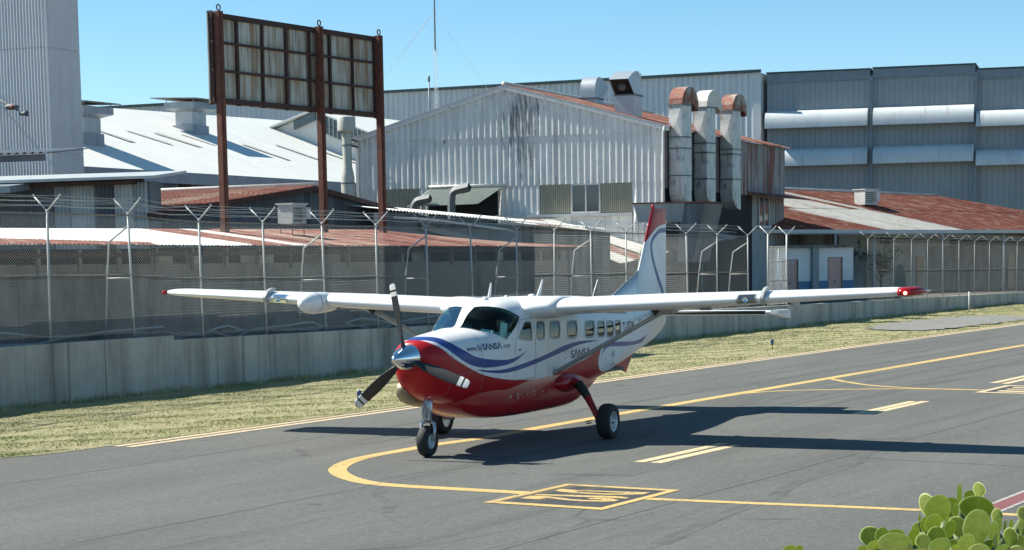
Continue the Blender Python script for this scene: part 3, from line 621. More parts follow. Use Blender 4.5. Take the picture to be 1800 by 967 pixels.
# ---- white roofed warehouse (left)
E0 = -54.42; EZ = 8.04
def rpt(f, bb): # point on the roof slope, f 0 eave .. 1 ridge
    rz = 12.7+max(0, bb-100)*.022-max(0, 100-bb)*.0
    return (E0+(-67.5-E0)*f, bb, EZ+(rz-EZ)*f)
t = thing('white_roofed_warehouse', 'big warehouse with a bright white sloping roof behind the billboard', 'warehouse', 'A', (-60, 95, 0))
for b0, b1 in ((78.7, 90.0), (90.02, 101.0), (101.02, 112.0), (112.02, 124.0), (124.02, 140.0)):
    MB().corr(rpt(0, b0), rpt(0, b1), rpt(1, b1), rpt(1, b0), int((b1-b0)/.5), -.05, [(0, 0), (.86, 0), (.9, 1), (.96, 1)]).build('roof_sheet', M['white_roof'], t)
for s4 in D['sky']:
    b = MB(); nn = np.cross(V3(rpt(0, 110))-V3(rpt(0, 90)), V3(rpt(1, 90))-V3(rpt(0, 90))); nn /= np.linalg.norm(nn); nn = -nn if nn[2] < 0 else nn
    b.add([V3(p)+nn*.056 for p in s4], [(0, 1, 2, 3)]); b.build('skylight', M['skylight'], t)
for k, (b0, f0) in enumerate(((107, .42), (112, .45), (117, .4), (121, .47))):
    b = MB(); b.add([V3(rpt(f0+.1, b0))+nn*.056, V3(rpt(f0+.1, b0+.5))+nn*.056, V3(rpt(f0-.12, b0+1.3))+nn*.056, V3(rpt(f0-.12, b0+.8))+nn*.056], [(0, 1, 2, 3)]); b.build('skylight', M['skylight'], t)
MB().box((E0-.05, 78.7, EZ-.62), (E0+.22, 140, EZ-.02)).build('gutter', mk('grey gutter', (.26, .30, .34), .5, .1), t)
b = MB(); bays = []
for i, bb in enumerate(np.arange(78.8, 139, 1.5)):
    MB().corr((E0-.5, bb, 0), (E0-.5, bb+1.48, 0), (E0-.5, bb+1.48, EZ-.5), (E0-.5, bb, EZ-.5), 6, .04, SIN).build('wall_sheet', M['galv_dark'] if (i % 3) != 1 else M['rust_dark'], t)
MB().box((-80, 78.75, 0), (E0-.56, 78.9, EZ)).build('end_wall', M['galv'], t)
for (pa, pb, pz), lab in zip(D['vent'], ('mid', 'left')):
    v = MB(); hb = .95
    b = MB(); b.hexa([(pa-.9, pb-hb, pz-.6), (pa+.55, pb-hb, pz-.35), (pa+.55, pb+hb, pz-.35), (pa-.9, pb+hb, pz-.6)], [(pa-.9, pb-hb, pz+.45), (pa+.55, pb-hb, pz+.45), (pa+.55, pb+hb, pz+.45), (pa-.9, pb+hb, pz+.45)])
    o = b.build('roof_vent', M['galv'], t)
    MB().box((pa-.75, pb-hb*.85, pz+.45), (pa+.45, pb+hb*.85, pz+1.25)).build('vent_neck', M['galv_light'], o)
    MB().hexa([(pa-.75, pb-hb*.85, pz+1.25), (pa+.45, pb-hb*.85, pz+1.25), (pa+.45, pb+hb*.85, pz+1.25), (pa-.75, pb+hb*.85, pz+1.25)],
              [(pa-1.2, pb-hb*1.45, pz+1.45), (pa+.9, pb-hb*1.45, pz+1.45), (pa+.9, pb+hb*1.45, pz+1.45), (pa-1.2, pb+hb*1.45, pz+1.45)]).build('vent_flare', M['galv'], o)
    MB().box((pa-1.2, pb-hb*1.45, pz+1.45), (pa+.9, pb+hb*1.45, pz+1.8)).build('vent_collar', M['galv'], o)
    MB().slab((pa-1.9, pb-hb*1.9, pz+2.12), (pa+1.3, pb-hb*1.9, pz+2.0), (pa+1.3, pb+hb*1.6, pz+2.02), (pa-1.9, pb+hb*1.6, pz+2.12), .05).build('vent_cap', M['oldwall'], o)
    for sa in (-1.1, .8):
        for sb in (-1.3, 1.3): MB().tube([(pa+sa, pb+sb*hb, pz+1.8), (pa+sa, pb+sb*hb, pz+2.05)], .03, 5).build('vent_leg', M['galv'], o)
# far gable with a dark ribbon of glazing
q = D['far']
t = thing('far_shed', 'far white shed with a dark glazed strip under its gable, right of the billboard post', 'shed', 'A', (-60, 119, 0))
def band(p, r, off, name, m):
    MB().hexa([(p[0], 119, p[2]-off), (r[0], 119, r[2]-off), (r[0], 119.2, r[2]-off), (p[0], 119.2, p[2]-off)], [(p[0], 119, p[2]), (r[0], 119, r[2]), (r[0], 119.2, r[2]), (p[0], 119.2, p[2])]).build(name, m, t)
band(q[0], q[1], .55, 'glazing_strip', M['winglass']); band((q[1][0]+.05, 0, q[1][2]), q[2], .6, 'glazing_strip', M['winglass'])
band((q[1][0]+.3, 0, q[1][2]-.75), (q[2][0], 0, q[2][2]-.7), .55, 'glazing_strip', M['winglass'])
for i in range(16):
    f = (i+.5)/16; x = q[1][0]+.05+(q[2][0]-q[1][0])*f; z = q[1][2]+(q[2][2]-q[1][2])*f
    MB().box((x-.03, 118.93, z-1.3), (x+.03, 118.98, z)).build('mullion', M['galv_light'], t)
MB().slab((q[1][0], 118.6, q[1][2]+.15), (q[2][0]+3, 118.6, q[2][2]-1.0), (q[2][0]+3, 140, q[2][2]-1.0), (q[1][0], 140, q[1][2]+.15), .1).build('roof', M['white_roof'], t)
MB().slab((q[1][0], 118.6, q[1][2]+.15), (q[1][0]-8, 118.6, q[1][2]-2.4), (q[1][0]-8, 140, q[1][2]-2.4), (q[1][0], 140, q[1][2]+.15), .1).build('roof', M['white_roof'], t)
MB().add([(q[1][0]-8, 119.3, 4), (q[2][0]+3, 119.3, 4), (q[2][0]+3, 119.3, q[2][2]-1.2), (q[1][0], 119.3, q[1][2]), (q[1][0]-8, 119.3, q[1][2]-2.6)], [(0, 1, 2, 3, 4)]).build('gable_wall', M['white_roof'], t)
# ---- tower, left edge
ta, tb = D['tower'][0][0], 76.0
t = thing('corrugated_tower', 'tall pale grey corrugated tower cut off by the left and top edges', 'tower', 'A', (-58, 76, 0))
for z0, z1 in ((0, 8.48), (8.5, 13.28), (13.3, 22)):
    MB().corr((-70, tb, z0), (ta, tb, z0), (ta, tb, z1), (-70, tb, z1), 98, .05).build('wall_sheet', M['tower'], t)
    MB().corr((ta, tb, z0), (ta, tb+2.56, z0), (ta, tb+2.56, z1), (ta, tb, z1), 15, .04, SIN).build('wall_sheet', M['tower'], t)
MB().box((ta-.06, tb-.06, 0), (ta+.03, tb+.03, 22)).build('corner_trim', M['tower'], t)
MB().box((-70, tb+.1, 0), (ta-.05, tb+2.5, 21.9)).build('core', M['tower'], t)
q = D['lamp']
t = thing('wall_lamp', 'small dark and red lamp on a bracket reaching in front of the tower', 'lamp', 'A', (q[0][0], 74.6, q[0][2]))
MB().tube([(q[0][0]-1.4, 76.0, q[0][2]+.3), (q[0][0]-.3, 74.8, q[0][2]+.12), (q[1][0]-.2, 74.6, q[1][2]+.1), (q[2][0]-.12, 74.6, q[2][2]+.12)], .05, 6).build('bracket', M['acdark'], t, True)
MB().lathe([(0, -.40), (.07, -.36), (.13, -.2), (.15, .05), (.11, .22), (.05, .40), (0, .42)], 12, (q[1][0], 74.6, q[1][2]), 'x').build('lamp_body', M['acdark'], t, True)
MB().lathe([(0, -.08), (.07, -.07), (.09, 0), (.07, .07), (0, .08)], 10, (q[1][0]+.12, 74.49, q[1][2]-.02), 'x').build('red_lens', M['red_trim'], t, True)
MB().lathe([(0, -.2), (.08, -.15), (.1, .1), (.14, .24), (0, .26)], 8, (q[2][0]+.12, 74.6, q[2][2]-.05), 'x').build('lamp_tip', M['acdark'], t, True)
# canopy at the far left edge
q = D['can']
t = thing('lean_canopy', 'thin corrugated canopy jutting in at the left edge below the tower lamp', 'canopy', 'A', (-52, 66, 0))
MB().corr((-62, 66, 7.92), (q[1][0], 66, 7.86), (q[1][0]-.4, 69.5, 8.2), (-62, 69.5, 8.26), 40, .05, SIN).build('roof_sheet', M['galv'], t)
MB().beam((-62, 66.25, 7.72), (q[1][0]-.3, 66.25, 7.68), .12, .26).build('beam', M['galv_dark'], t)
MB().box((-54.6, 66.3, 1.0), (-54.4, 66.5, 7.7)).build('post', M['galv_dark'], t)
# ---- low shed with flat grey roof, left
q = D['shed2']
t = thing('flat_roofed_shed', 'flat roofed grey corrugated shed at the left edge, behind the fence', 'shed', 'A', (-38, 54.5, GZ))
MB().slab((-50, 53.6, 6.22), (q[1][0], 53.6, 6.20), (q[1][0]-1.0, 57.2, 6.50), (-50, 57.2, 6.55), .09).build('roof', M['galv_light'], t)
MB().slab((-50, 53.9, 6.11), (q[1][0]-1.0, 53.9, 6.09), (q[1][0]-1.6, 55.5, 6.2), (-50, 55.5, 6.2), .14).build('roof_beam', M['rust_dark'], t)
MB().slab((-50, 52.8, 6.02), (-38.8, 52.8, 5.98), (-38.8, 53.9, 6.10), (-50, 53.9, 6.10), .22).build('fascia', M['galv'], t)
wa, wb_ = -50.0, q[3][0]
cols = [('dark', -50, -38.3), ('galv', -38.28, -37.65), ('galv_light', -37.63, -36.7), ('galv_dark', -36.68, -35.95), ('galv_light', -35.93, -35.2), ('galv', -35.18, wb_)]
for m_, x0, x1 in cols:
    MB().corr((x0, 54.5, GZ), (x1, 54.5, GZ), (x1, 54.5, 6.04), (x0, 54.5, 6.04), max(2, int((x1-x0)/.13)), .035, SIN).build('wall_sheet', M[m_] if m_ != 'dark' else M['galv_dark'], t)
MB().box((-50, 54.6, GZ), (wb_-.02, 55.3, 6.06)).build('core', M['galv_dark'], t)
# ---- rusty roofed cottage-like shed (gable faces the fence)
q = D['b4']; uL, uP, uR = q[0][0], q[1][0], 66.5
zL, zP = q[0][2], q[1][2]; zR = zP-(uR-uP)*.145
t = thing('rusty_roofed_shed', 'grey corrugated gabled shed with a rusty roof slope, behind the billboard posts', 'shed', 'U', (uP, 43, GZ))
n = 9
for i in range(n):
    f0, f1 = i/n, (i+1)/n-.004
    y0, y1 = 42.7+15*f0, 42.7+15*f1
    MB().corr((uL-.35, y0, zL-.05), (uL-.35, y1, zL-.05), (uP, y1, zP), (uP, y0, zP), 7, .03, SIN).build('roof_sheet', M['rust_light'] if i in (1,) else M['rust'], t)
for i in range(6):
    y0, y1 = 42.7+15*i/6, 42.7+15*(i+1)/6-.02
    MB().corr((uP, y0, zP), (uP, y1, zP), (uR, y1, zR), (uR, y0, zR), 8, .03, SIN).build('roof_sheet', M['rust'], t)
MB().tube([(uP, 42.6, zP+.05), (uP, 57.8, zP+.05)], .09, 6).build('ridge_cap', M['old_white'], t, True)
xs = list(np.arange(uL+.05, uP-.3, 1.05))+[uP]+list(np.arange(uP+1.0, uR, 1.05))
for i, (x0, x1) in enumerate(zip(xs[:-1], xs[1:])):
    zt = lambda x: (zL+(zP-zL)*(x-uL)/(uP-uL) if x <= uP else zP+(zR-zP)*(x-uP)/(uR-uP))-.06
    MB().corr((x0, 43, GZ), (x1-.01, 43, GZ), (x1-.01, 43, zt(x1)), (x0, 43, zt(x0)), 8, .03, SIN).build('wall_sheet', M['galv_dark'], t)
MB().beam((uL-.35, 42.72, zL-.16), (uP, 42.72, zP-.10), .08, .16).build('bargeboard', M['rust_dark'], t)
MB().beam((uP, 42.72, zP-.10), (uR, 42.72, zR-.10), .08, .16).build('bargeboard', M['rust_dark'], t)
# ---- long low shed right behind the fence
t = thing('low_shed', 'long low shed with patched rusty and white roof sheets right behind the fence', 'shed', 'U', (50, 37, GZ))
ua, ub = 27.0, 66.0; n = 44
for i in range(n):
    x0 = ua+(ub-ua)*i/n; x1 = ua+(ub-ua)*(i+1)/n
    e = lambda x: 3.99-.0072*(x-35)
    tp = lambda x: 4.47 if x < 58 else 4.47-.055*(x-58)
    ext = random.uniform(-.05, .09)
    m_ = 'rust' if x0 < 34.0 else ('white_roof' if x0 < 45.2 else random.choice(('rust', 'rust_light', 'rust', 'rust_light', 'old_white') if x0 < 52 else ('rust', 'rust', 'rust_light')))
    if 34 < x0 < 41 and False: m_ = 'white_roof'
    MB().corr((x0, 36.2-ext, e(x0)-ext*.1), (x1+.05, 36.2-ext, e(x1)-ext*.1), (x1+.05, 40.6, tp(x1)), (x0, 40.6, tp(x0)), 6, .022, SIN, rows=2).build('roof_sheet', M[m_], t)
    if 34 <= x0 < 41: # rusted eave strip below the white sheets
        MB().corr((x0, 36.14, e(x0)-.0), (x1+.05, 36.14, e(x1)-.0), (x1+.05, 37.6-(x1-34)*.17, e(x1)+.05+.11*(1.4-(x1-34)*.17)), (x0, 37.6-(x0-34)*.17, e(x0)+.05+.11*(1.4-(x0-34)*.17)), 6, .022, SIN).build('roof_patch', M['rust'], t)
for k, (z0, z1, m_) in enumerate(((GZ-.4, 3.38, 'shedwall'),)):
    xs = np.arange(ua, ub+.1, 3.25)
    for x0, x1 in zip(xs[:-1], xs[1:]): MB().box((x0+.01, 37.0, z0), (x1-.01, 37.2, z1-.007*(x0-45))).build('wall_panel', M[m_], t)
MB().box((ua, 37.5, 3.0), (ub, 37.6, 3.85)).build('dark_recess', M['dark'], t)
for x in np.arange(ua+1.2, ub, 1.55): MB().box((x-.06, 36.95, 3.2), (x+.06, 37.08, 3.86)).build('window_post', M['oldwall'], t)
for x0, w_, m_ in ((42.2, .9, 'walltan'), (43.7, .7, 'walltan'), (46.2, 1.6, 'walltan'), (49.4, 1.9, 'shedwall'), (55.5, .8, 'wallgrey'), (61.0, .5, 'walltan')):
    MB().box((x0, 37.2, 3.3), (x0+w_, 37.25, 3.75)).build('window_board', M[m_], t)
MB().box((ua, 36.55, 3.62), (ub, 36.65, 3.74)).build('eave_beam', M['rust_dark'], t)
# ---- air conditioner on the low shed roof
def ac_unit(fr, c, w_, d_, h_, lab, stand=.3):
    x, y, z = c
    t = thing('air_conditioner', lab, 'air conditioner', fr, (x, y, z))
    MB().box((x-w_/2, y-d_/2, z+stand), (x+w_/2, y+d_/2, z+stand+h_)).build('casing', M['ac'], t)
    for i in range(6):
        zz = z+stand+h_*(.12+.13*i); MB().box((x-w_*.43, y-d_/2-.02, zz), (x+w_*.1, y-d_/2-.004, zz+h_*.07)).build('louvre', M['acdark'], t)
    MB().box((x-w_*.57, y-d_*.6, z+stand+h_), (x+w_*.57, y+d_*.6, z+stand+h_+.05)).build('lid', M['ac'], t)
    MB().box((x+w_*.16, y-d_/2-.22, z+stand+h_*.25), (x+w_*.46, y-d_/2-.005, z+stand+h_*.85)).build('side_box', M['ac'], t)
    for sx in (-1, 1):
        for sy in (-1, 1): MB().tube([(x+sx*w_*.42, y+sy*d_*.4, z-.05), (x+sx*w_*.42, y+sy*d_*.4, z+stand)], .02, 5).build('leg', M['rust_steel'], t)
    return t
ac_unit('U', (51.15, 39.0, 4.28), .74, .6, .62, 'grey box air conditioner on the rusty low roof between the billboard posts', .34)
ac_unit('R', (19.4, 5.6, 6.15), 1.25, .9, .95, 'grey air conditioner standing on the rusty roof at the right', .12)
# ---- billboard seen from behind
t = thing('billboard', 'back of a rusty steel billboard on three tall posts, sky behind', 'billboard', 'U', (53, 39.9, GZ))
for u in (48.62, 53.92, 57.45): 
    b = MB(); b.box((u-.115, 39.66, GZ-.3), (u+.115, 39.86, 11.28)); b.box((u-.05, 39.62, GZ-.3), (u+.05, 39.658, 11.28)); b.build('post', M['rust_steel'], t)
    MB().lathe([(.09+.022*math.cos(a), .022*math.sin(a)) for a in np.linspace(0, 2*math.pi, 7)], 12, (u, 39.75, 11.40), 'y').build('lifting_eye', M['rust_dark'], t, True)
cols = [48.70, 49.70, 51.0, 52.28, 53.56, 54.72, 56.05, 57.38]; rows = [8.52, 9.46, 10.34, 11.17]
for x0, x1 in zip(cols[:-1], cols[1:]):
    for z0, z1 in zip(rows[:-1], rows[1:]):
        jj = random.uniform(-.01, .01); MB().box((x0+.03, 39.97+jj, z0+.02), (x1-.03, 40.0+jj, z1-.02)).build('panel', M['bill'], t)
for i, x in enumerate(cols):
    b = MB(); wd = .055 if i % 2 else .035; b.box((x-wd, 39.88, 8.40), (x+wd, 39.965, 11.25)); b.build('frame_upright', M['rust_dark'], t)
for i, z in enumerate(rows):
    wd = .08 if i in (0, 3) else .035
    MB().box((48.42, 39.86, z-wd), (57.62, 39.955, z+wd)).build('frame_rail', M['rust_dark'], t)
for u in (48.46, 57.64): MB().box((u-.02, 39.87, 8.38), (u+.02, 40.09, 11.3)).build('edge_plate', M['rust_dark'], t)
MB().box((48.4, 40.02, 8.42), (57.66, 40.06, 11.26)).build('face_sheet', M['bill'], t)
# ---- gabled corrugated shed
t = thing('gabled_shed', 'large gabled shed of peeling white corrugated sheets with a rusty roof', 'shed', 'A', (-36.4, 90, GZ))
aL, aP, aR, zE, zPk, B0, B1 = -44.62, -36.42, -28.23, 9.47, 11.72, 90.0, 113.7
zr = lambda a: zPk-(zPk-zE)*abs(a-aP)/(aR-aP)
def gsheet(a0, a1, z0, f1, m_, off=0.0, name='wall_sheet', per=.30, pr=None, amp=.095):
    z1 = f1 if not isinstance(f1, (int, float)) else (lambda a: f1)
    MB().corr((a0, B0-off, z0), (a1, B0-off, z0), (a1, B0-off, z1(a1)), (a0, B0-off, z1(a0)), max(1, int(round((a1-a0)/per))), amp, pr).build(name, m_, t)
top = lambda a: zr(a)-.06
ts = np.linspace(aL, aP, 6).tolist()+np.linspace(aP, aR, 6)[1:].tolist()
SEAM, BAND = 9.25, 6.86
for i, (x0, x1) in enumerate(zip(ts[:-1], ts[1:])):
    gsheet(x0, x1, SEAM, top, M['gable_top'], .03)
    gsheet(x0, x1, BAND, SEAM+.05, M['gable_top'] if i in (4, 5) else M['gable'])
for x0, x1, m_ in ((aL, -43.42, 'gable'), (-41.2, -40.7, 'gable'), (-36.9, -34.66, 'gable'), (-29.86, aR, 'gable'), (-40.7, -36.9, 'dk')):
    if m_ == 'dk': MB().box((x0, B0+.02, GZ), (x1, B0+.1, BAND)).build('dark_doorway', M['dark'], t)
    else: gsheet(x0, x1, GZ, BAND+.04, M[m_], -.01)
for x0, x1 in ((-43.42, -41.2), (-34.64, -33.02), (-31.46, -29.88)):
    gsheet(x0, x1, 5.45, BAND+.02, M['cream'], -.02, 'louvre_panel', .10, [(0, 0), (.4, 0), (.5, 1), (.9, 1)], .05)
    MB().box((x0, B0-.02, GZ), (x1, B0+.08, 5.43)).build('lower_wall', M['gable'], t)
# window with frame and two panes
wn = MB(); wn.box((-33.0, B0-.06, 5.42), (-31.48, B0+.02, 5.52)).box((-33.0, B0-.06, 6.80), (-31.48, B0+.02, 6.88)).box((-33.0, B0-.06, 5.52), (-32.93, B0+.02, 6.80)).box((-31.55, B0-.06, 5.52), (-31.48, B0+.02, 6.80)).box((-32.27, B0-.06, 5.52), (-32.2, B0+.02, 6.80))
wo = wn.build('window_frame', M['trim'], t)
for x0, x1 in ((-32.93, -32.27), (-32.2, -31.55)): MB().box((x0, B0-.01, 5.52), (x1, B0+.01, 6.80)).build('pane', M['winglass'], wo)
MB().box((-33, B0+.02, GZ), (-31.48, B0+.08, 5.42)).build('lower_wall', M['gable'], t)
MB().box((-37.0, B0-.22, 5.28), (-29.85, B0-.08, 5.42)).build('sill_pipe', M['trim'], t)
# rake trim, corner trim, downpipe
for x0, x1 in ((aL-.25, aP), (aP, aR+.3)):
    MB().beam((x0, B0-.14, zr(x0)-.02), (x1, B0-.14, zr(x1)-.02), .10, .26).build('rake_trim', M['trim'], t)
MB().box((aL-.06, B0-.14, GZ), (aL+.1, B0+.1, zE)).build('corner_trim', M['trim'], t)
MB().tube([(aR+.02, B0-.18, GZ), (aR+.02, B0-.18, 9.2), (aR+.1, B0-.2, 9.45)], .06, 8).build('downpipe', M['trim'], t, True)
for i in range(12):
    y0, y1 = B0-.2+(B1-B0+.4)*i/12, B0-.2+(B1-B0+.4)*(i+1)/12-.01
    for e in (aL-.3, aR+.35):
        m_ = M['rust'] if (i % 4) != 3 or e < -40 else M['rust_light']
        MB().corr((e, y0, zr(e)+.08), (e, y1, zr(e)+.08), (aP, y1, zPk+.1), (aP, y0, zPk+.1), 8, .04, SIN).build('roof_sheet', m_, t)
MB().tube([(aP, B0-.2, zPk+.14), (aP, B1+.2, zPk+.14)], .12, 6).build('ridge_cap', M['old_white'], t, True)
ys = np.linspace(B0+.02, B1, 11)
for i, (y0, y1) in enumerate(zip(ys[:-1], ys[1:])):
    MB().corr((aR, y0, 6.55), (aR, y1, 6.55), (aR, y1, zE-.02), (aR, y0, zE-.02), 10, .05).build('side_sheet', M['rust_wall'], t)
MB().box((aR-.12, B0+.05, GZ), (aR-.02, 106.4, 6.55)).build('side_lower_wall', M['dark'], t)
MB().box((aR-.12, 106.4, GZ), (aR-.02, 111.6, 6.55)).build('side_lower_wall', M['wallgrey'], t)
MB().corr((aR-.04, 111.6, GZ), (aR-.04, B1, GZ), (aR-.04, B1, 6.55), (aR-.04, 111.6, 6.55), 8, .04).build('side_sheet', M['rust_wall'], t)
wo = MB().box((aR-.015, 107.6, 4.9), (aR+.03, 109.9, 6.45)).build('side_window', M['winglass'], t)
for y in (107.6, 108.75, 109.85): MB().box((aR+.03, y, 4.9), (aR+.08, y+.09, 6.45)).build('window_bar', M['trim'], wo)
MB().box((aR, 107.4, 4.72), (aR+.15, 110.1, 4.88)).build('window_sill', M['trim'], wo)
MB().slab((aR-.02, 105.2, 6.75), (aR+1.4, 105.2, 6.45), (aR+1.4, B1+.6, 6.45), (aR-.02, B1+.6, 6.75), .06).build('side_awning', M['rust'], t)
MB().box((aL+.02, B1-.1, GZ), (aR-.15, B1, zE)).build('back_wall', M['galv'], t)
MB().box((aL, B0+.1, GZ), (aL+.06, B1, zE)).build('left_wall', M['galv'], t)
# awning over the doorway
ao = MB().corr((-41.1, B0-1.75, 5.93), (-37.25, B0-1.75, 5.97), (-36.5, B0-.12, 6.86), (-40.5, B0-.12, 6.86), 26, .035, [(0, 0), (.75, 0), (.82, 1), (.93, 1)]).build('awning', M['awning'], t)
MB().tube([(-40.55, B0-.2, 6.93), (-36.45, B0-.2, 6.93)], .07, 6).build('awning_rail', M['trim'], ao, True)
MB().tube([(-40.6, B0-1.0, GZ), (-40.6, B0-1.0, 6.5)], .05, 6).build('awning_post', M['trim'], ao, True)
# ---- square ducts climbing the side of the shed
def bent(pr, a0, a1, bld, mats, cap=True):
    """profile (b,z) outer / inner lists swept across a"""
    n = len(pr); b = MB()
    for (o0, i0), (o1, i1), mi in zip(pr[:-1], pr[1:], mats):
        b.add([(a0, *o0), (a1, *o0), (a1, *o1), (a0, *o1)], [(0, 1, 2, 3)], mi); b.add([(a0, *i0), (a1, *i0), (a1, *i1), (a0, *i1)], [(3, 2, 1, 0)], mi)
        b.add([(a0, *o0), (a0, *o1), (a0, *i1), (a0, *i0)], [(0, 1, 2, 3)], mi); b.add([(a1, *o0), (a1, *o1), (a1, *i1), (a1, *i0)], [(3, 2, 1, 0)], mi)
    return b
labs = ('square duct nearest the white gable, with a rusty bent top', 'middle square duct of the three, with an unrusted bent top', 'square duct farthest from the gable wall, with a rusty bent top')
for k, dd in enumerate(D['ducts']):
    b0 = dd[1][1]; zt = dd[0][2]+.02; dp = .95; a0, a1 = -28.0, -27.28
    t = thing('exhaust_duct', labs[k], 'duct', 'A', (-27.6, b0+.5, 5.2), 'ducts beside the gabled shed')
    t.rotation_euler[2] -= R(11)
    rad = .85; zc = zt-rad
    secs = [(('duct'), dd[3][2]+.55, dd[2][2]+.6), ('duct', dd[2][2]+.6, dd[2][2]+1.9), ('duct', dd[2][2]+1.9, 9.0-.1*k), ('duct', 9.0-.1*k, zc-.02)]
    for s_, z0, z1 in secs:
        MB().box((a0, b0, z0), (a1, b0+dp, z1)).build('duct_section', M['duct'], t)
        MB().box((a0-.05, b0-.05, z1-.05), (a1+.05, b0+dp+.05, z1)).build('flange', M['galv_dark'], t)
        # cross-broken stiffening crease on the front
        MB().add([(a0+.03, b0-.004, z0+.06), (a1-.03, b0-.004, z0+.06), ((a0+a1)/2+.1, b0-.045, (z0+z1)/2), (a1-.03, b0-.004, z1-.1), (a0+.03, b0-.004, z1-.1)], [(0, 1, 2), (1, 3, 2), (3, 4, 2), (4, 0, 2)]).build('crease', M['duct'], t)
    ang = np.linspace(math.pi, -.35, 12); cb = b0+rad
    pr = [((b0, zc-.05), (b0+dp, zc-.05))]+[((cb+rad*math.cos(a), zc+rad*math.sin(a)), (cb+max(.0, rad-dp+.25)*math.cos(a)+.2, zc+.02*math.sin(a))) for a in ang]
    bent(pr, a0-.01, a1+.01, None, [0]*20).build('bent_top', M['duct_rust'] if k != 1 else M['old_white'], t, ang=35)
    ang = np.linspace(math.pi, math.pi*1.5, 7); zc2 = dd[3][2]+.55
    pr = [((b0+dp*1.0+dp*math.cos(a), zc2+dp*.85*math.sin(a)), (b0+dp, zc2)) for a in ang]
    bent(pr, a0, a1, None, [0]*20).build('bent_foot', M['duct'], t, ang=35)
    MB().beam((a0+.2, b0+dp*.6, 4.7), (a0+.2, b0+dp*.6, zc2-.3), .1, .1).build('support', M['rust_steel'], t)
    MB().beam((a1-.1, b0+dp*.9, 4.7), (a1-.1, b0+dp*.9, zc2-.3), .1, .1).build('support', M['rust_steel'], t)
# ---- fan hoods on the roof
def hood(name, lab, a0, a1, b0, dp, zb, zh, flip):
    t = thing(name, lab, 'fan', 'A', ((a0+a1)/2, b0, zb))
    MB().box((a0, b0, zb), (a1, b0+dp, zh)).build('base_box', M['fan'], t)
    MB().box((a0-.05, b0-.05, zh-.03), (a1+.05, b0+dp+.05, zh+.04)).build('flange', M['galv_dark'], t)
    mir = (lambda y: y) if not flip else (lambda y: 2*b0+dp-y)
    pts = [(b0+dp, zh+.04), (b0+dp, zh+.36)]+[(b0+dp*.46+dp*.54*math.cos(a), zh+.38+.80*math.sin(a)) for a in np.linspace(.12, 1.45, 9)]+[(b0+dp*.2, zh+1.17), (b0-.35, zh+.98), (b0-.92, zh+.70)]
    pts = [(mir(y), z) for y, z in pts]; ef = (mir(b0), zh+.04)
    b = MB(); n = len(pts)
    b.add([(a0, *q) for q in pts]+[(a1, *q) for q in pts], [(i, i+1, n+i+1, n+i) for i in range(n-1)])
    ho = b.build('hood', M['fan'], t, ang=40)
    side = pts+[ef]
    for a in (a0, a1): MB().add([(a, *q) for q in side], [tuple(range(len(side)))]).build('hood_cheek', M['fan'], ho)
    q0, q1 = pts[-1], ef; s = -1 if flip else 1
    MB().add([(a0+.03, q0[0]+s*.35, q0[1]+.05), (a1-.03, q0[0]+s*.35, q0[1]+.05), (a1-.03, q1[0]+s*.12, q1[1]+.02), (a0+.03, q1[0]+s*.12, q1[1]+.02)], [(0, 1, 2, 3)]).build('mouth', M['dark'], ho)
    c_ = ((q0[0]+q1[0])/2+s*.15, (q0[1]+q1[1])/2)
    MB().lathe([(0, -.06), (.2, -.05), (.2, 0), (0, .01)], 12, ((a0+a1)/2, c_[0], c_[1]), 'y').build('fan_hub', M['acdark'], ho, True)
    return t
h1 = hood('roof_fan', 'big galvanised fan hood with a dark mouth on the rusty roof of the gabled shed', -31.30, -30.30, 91.75, 1.25, 9.7, 11.2, False)
b = MB()
for j in range(2):
    for k in range(2): b.add([(-30.292, 92.5+j*.22+.0, 11.85+k*.26), (-30.292, 92.5+j*.22+.16, 11.85+k*.26), (-30.292, 92.5+j*.22+.16, 11.85+k*.26+.2), (-30.292, 92.5+j*.22, 11.85+k*.26+.2)], [(0, 1, 2, 3)])
b.build('stencil_mark', M['trim'], h1)
hood('roof_fan', 'smaller fan hood turned away, on the roof ridge left of the big fan hood', -36.3, -35.45, 100.6, 1.35, 10.6, 11.85, True)
# ---- hopper in front of the ducts
t = thing('sheet_hopper', 'grey sheet metal hopper with sloping sides right behind the airplane tail', 'hopper', 'A', (-27, 87, 4.0))
hx0, hx1, y0, y1 = -28.65, -26.15, 86.5, 89.6
MB().hexa([(hx0+.2, y0+.1, 4.87), (hx1-.15, y0+.1, 4.87), (hx1-.15, y1-.3, 4.87), (hx0+.2, y1-.3, 4.87)], [(hx0, y0, 5.74), (hx1, y0, 5.72), (hx1, y1, 5.72), (hx0, y1, 5.74)]).build('bin', M['galv'], t)
MB().hexa([(hx1-.5, y0+.3, 3.0), (hx1+.25, y0+.3, 3.0), (hx1+.25, y1, 3.0), (hx1-.5, y1, 3.0)], [(hx1-.15, y0+.05, 5.70), (hx1+.95, y0+.05, 5.70), (hx1+.95, y1, 5.70), (hx1-.15, y1, 5.70)]).build('chute', M['galv_dark'], t)
MB().box((hx0-.06, y0-.06, 5.72), (hx1+1.0, y1, 5.79)).build('rim', M['rust_steel'], t)
for x in (hx0+.4, hx1-.3): MB().beam((x, y1-.6, GZ), (x, y1-.6, 4.9), .12, .12).build('leg', M['galv_dark'], t)
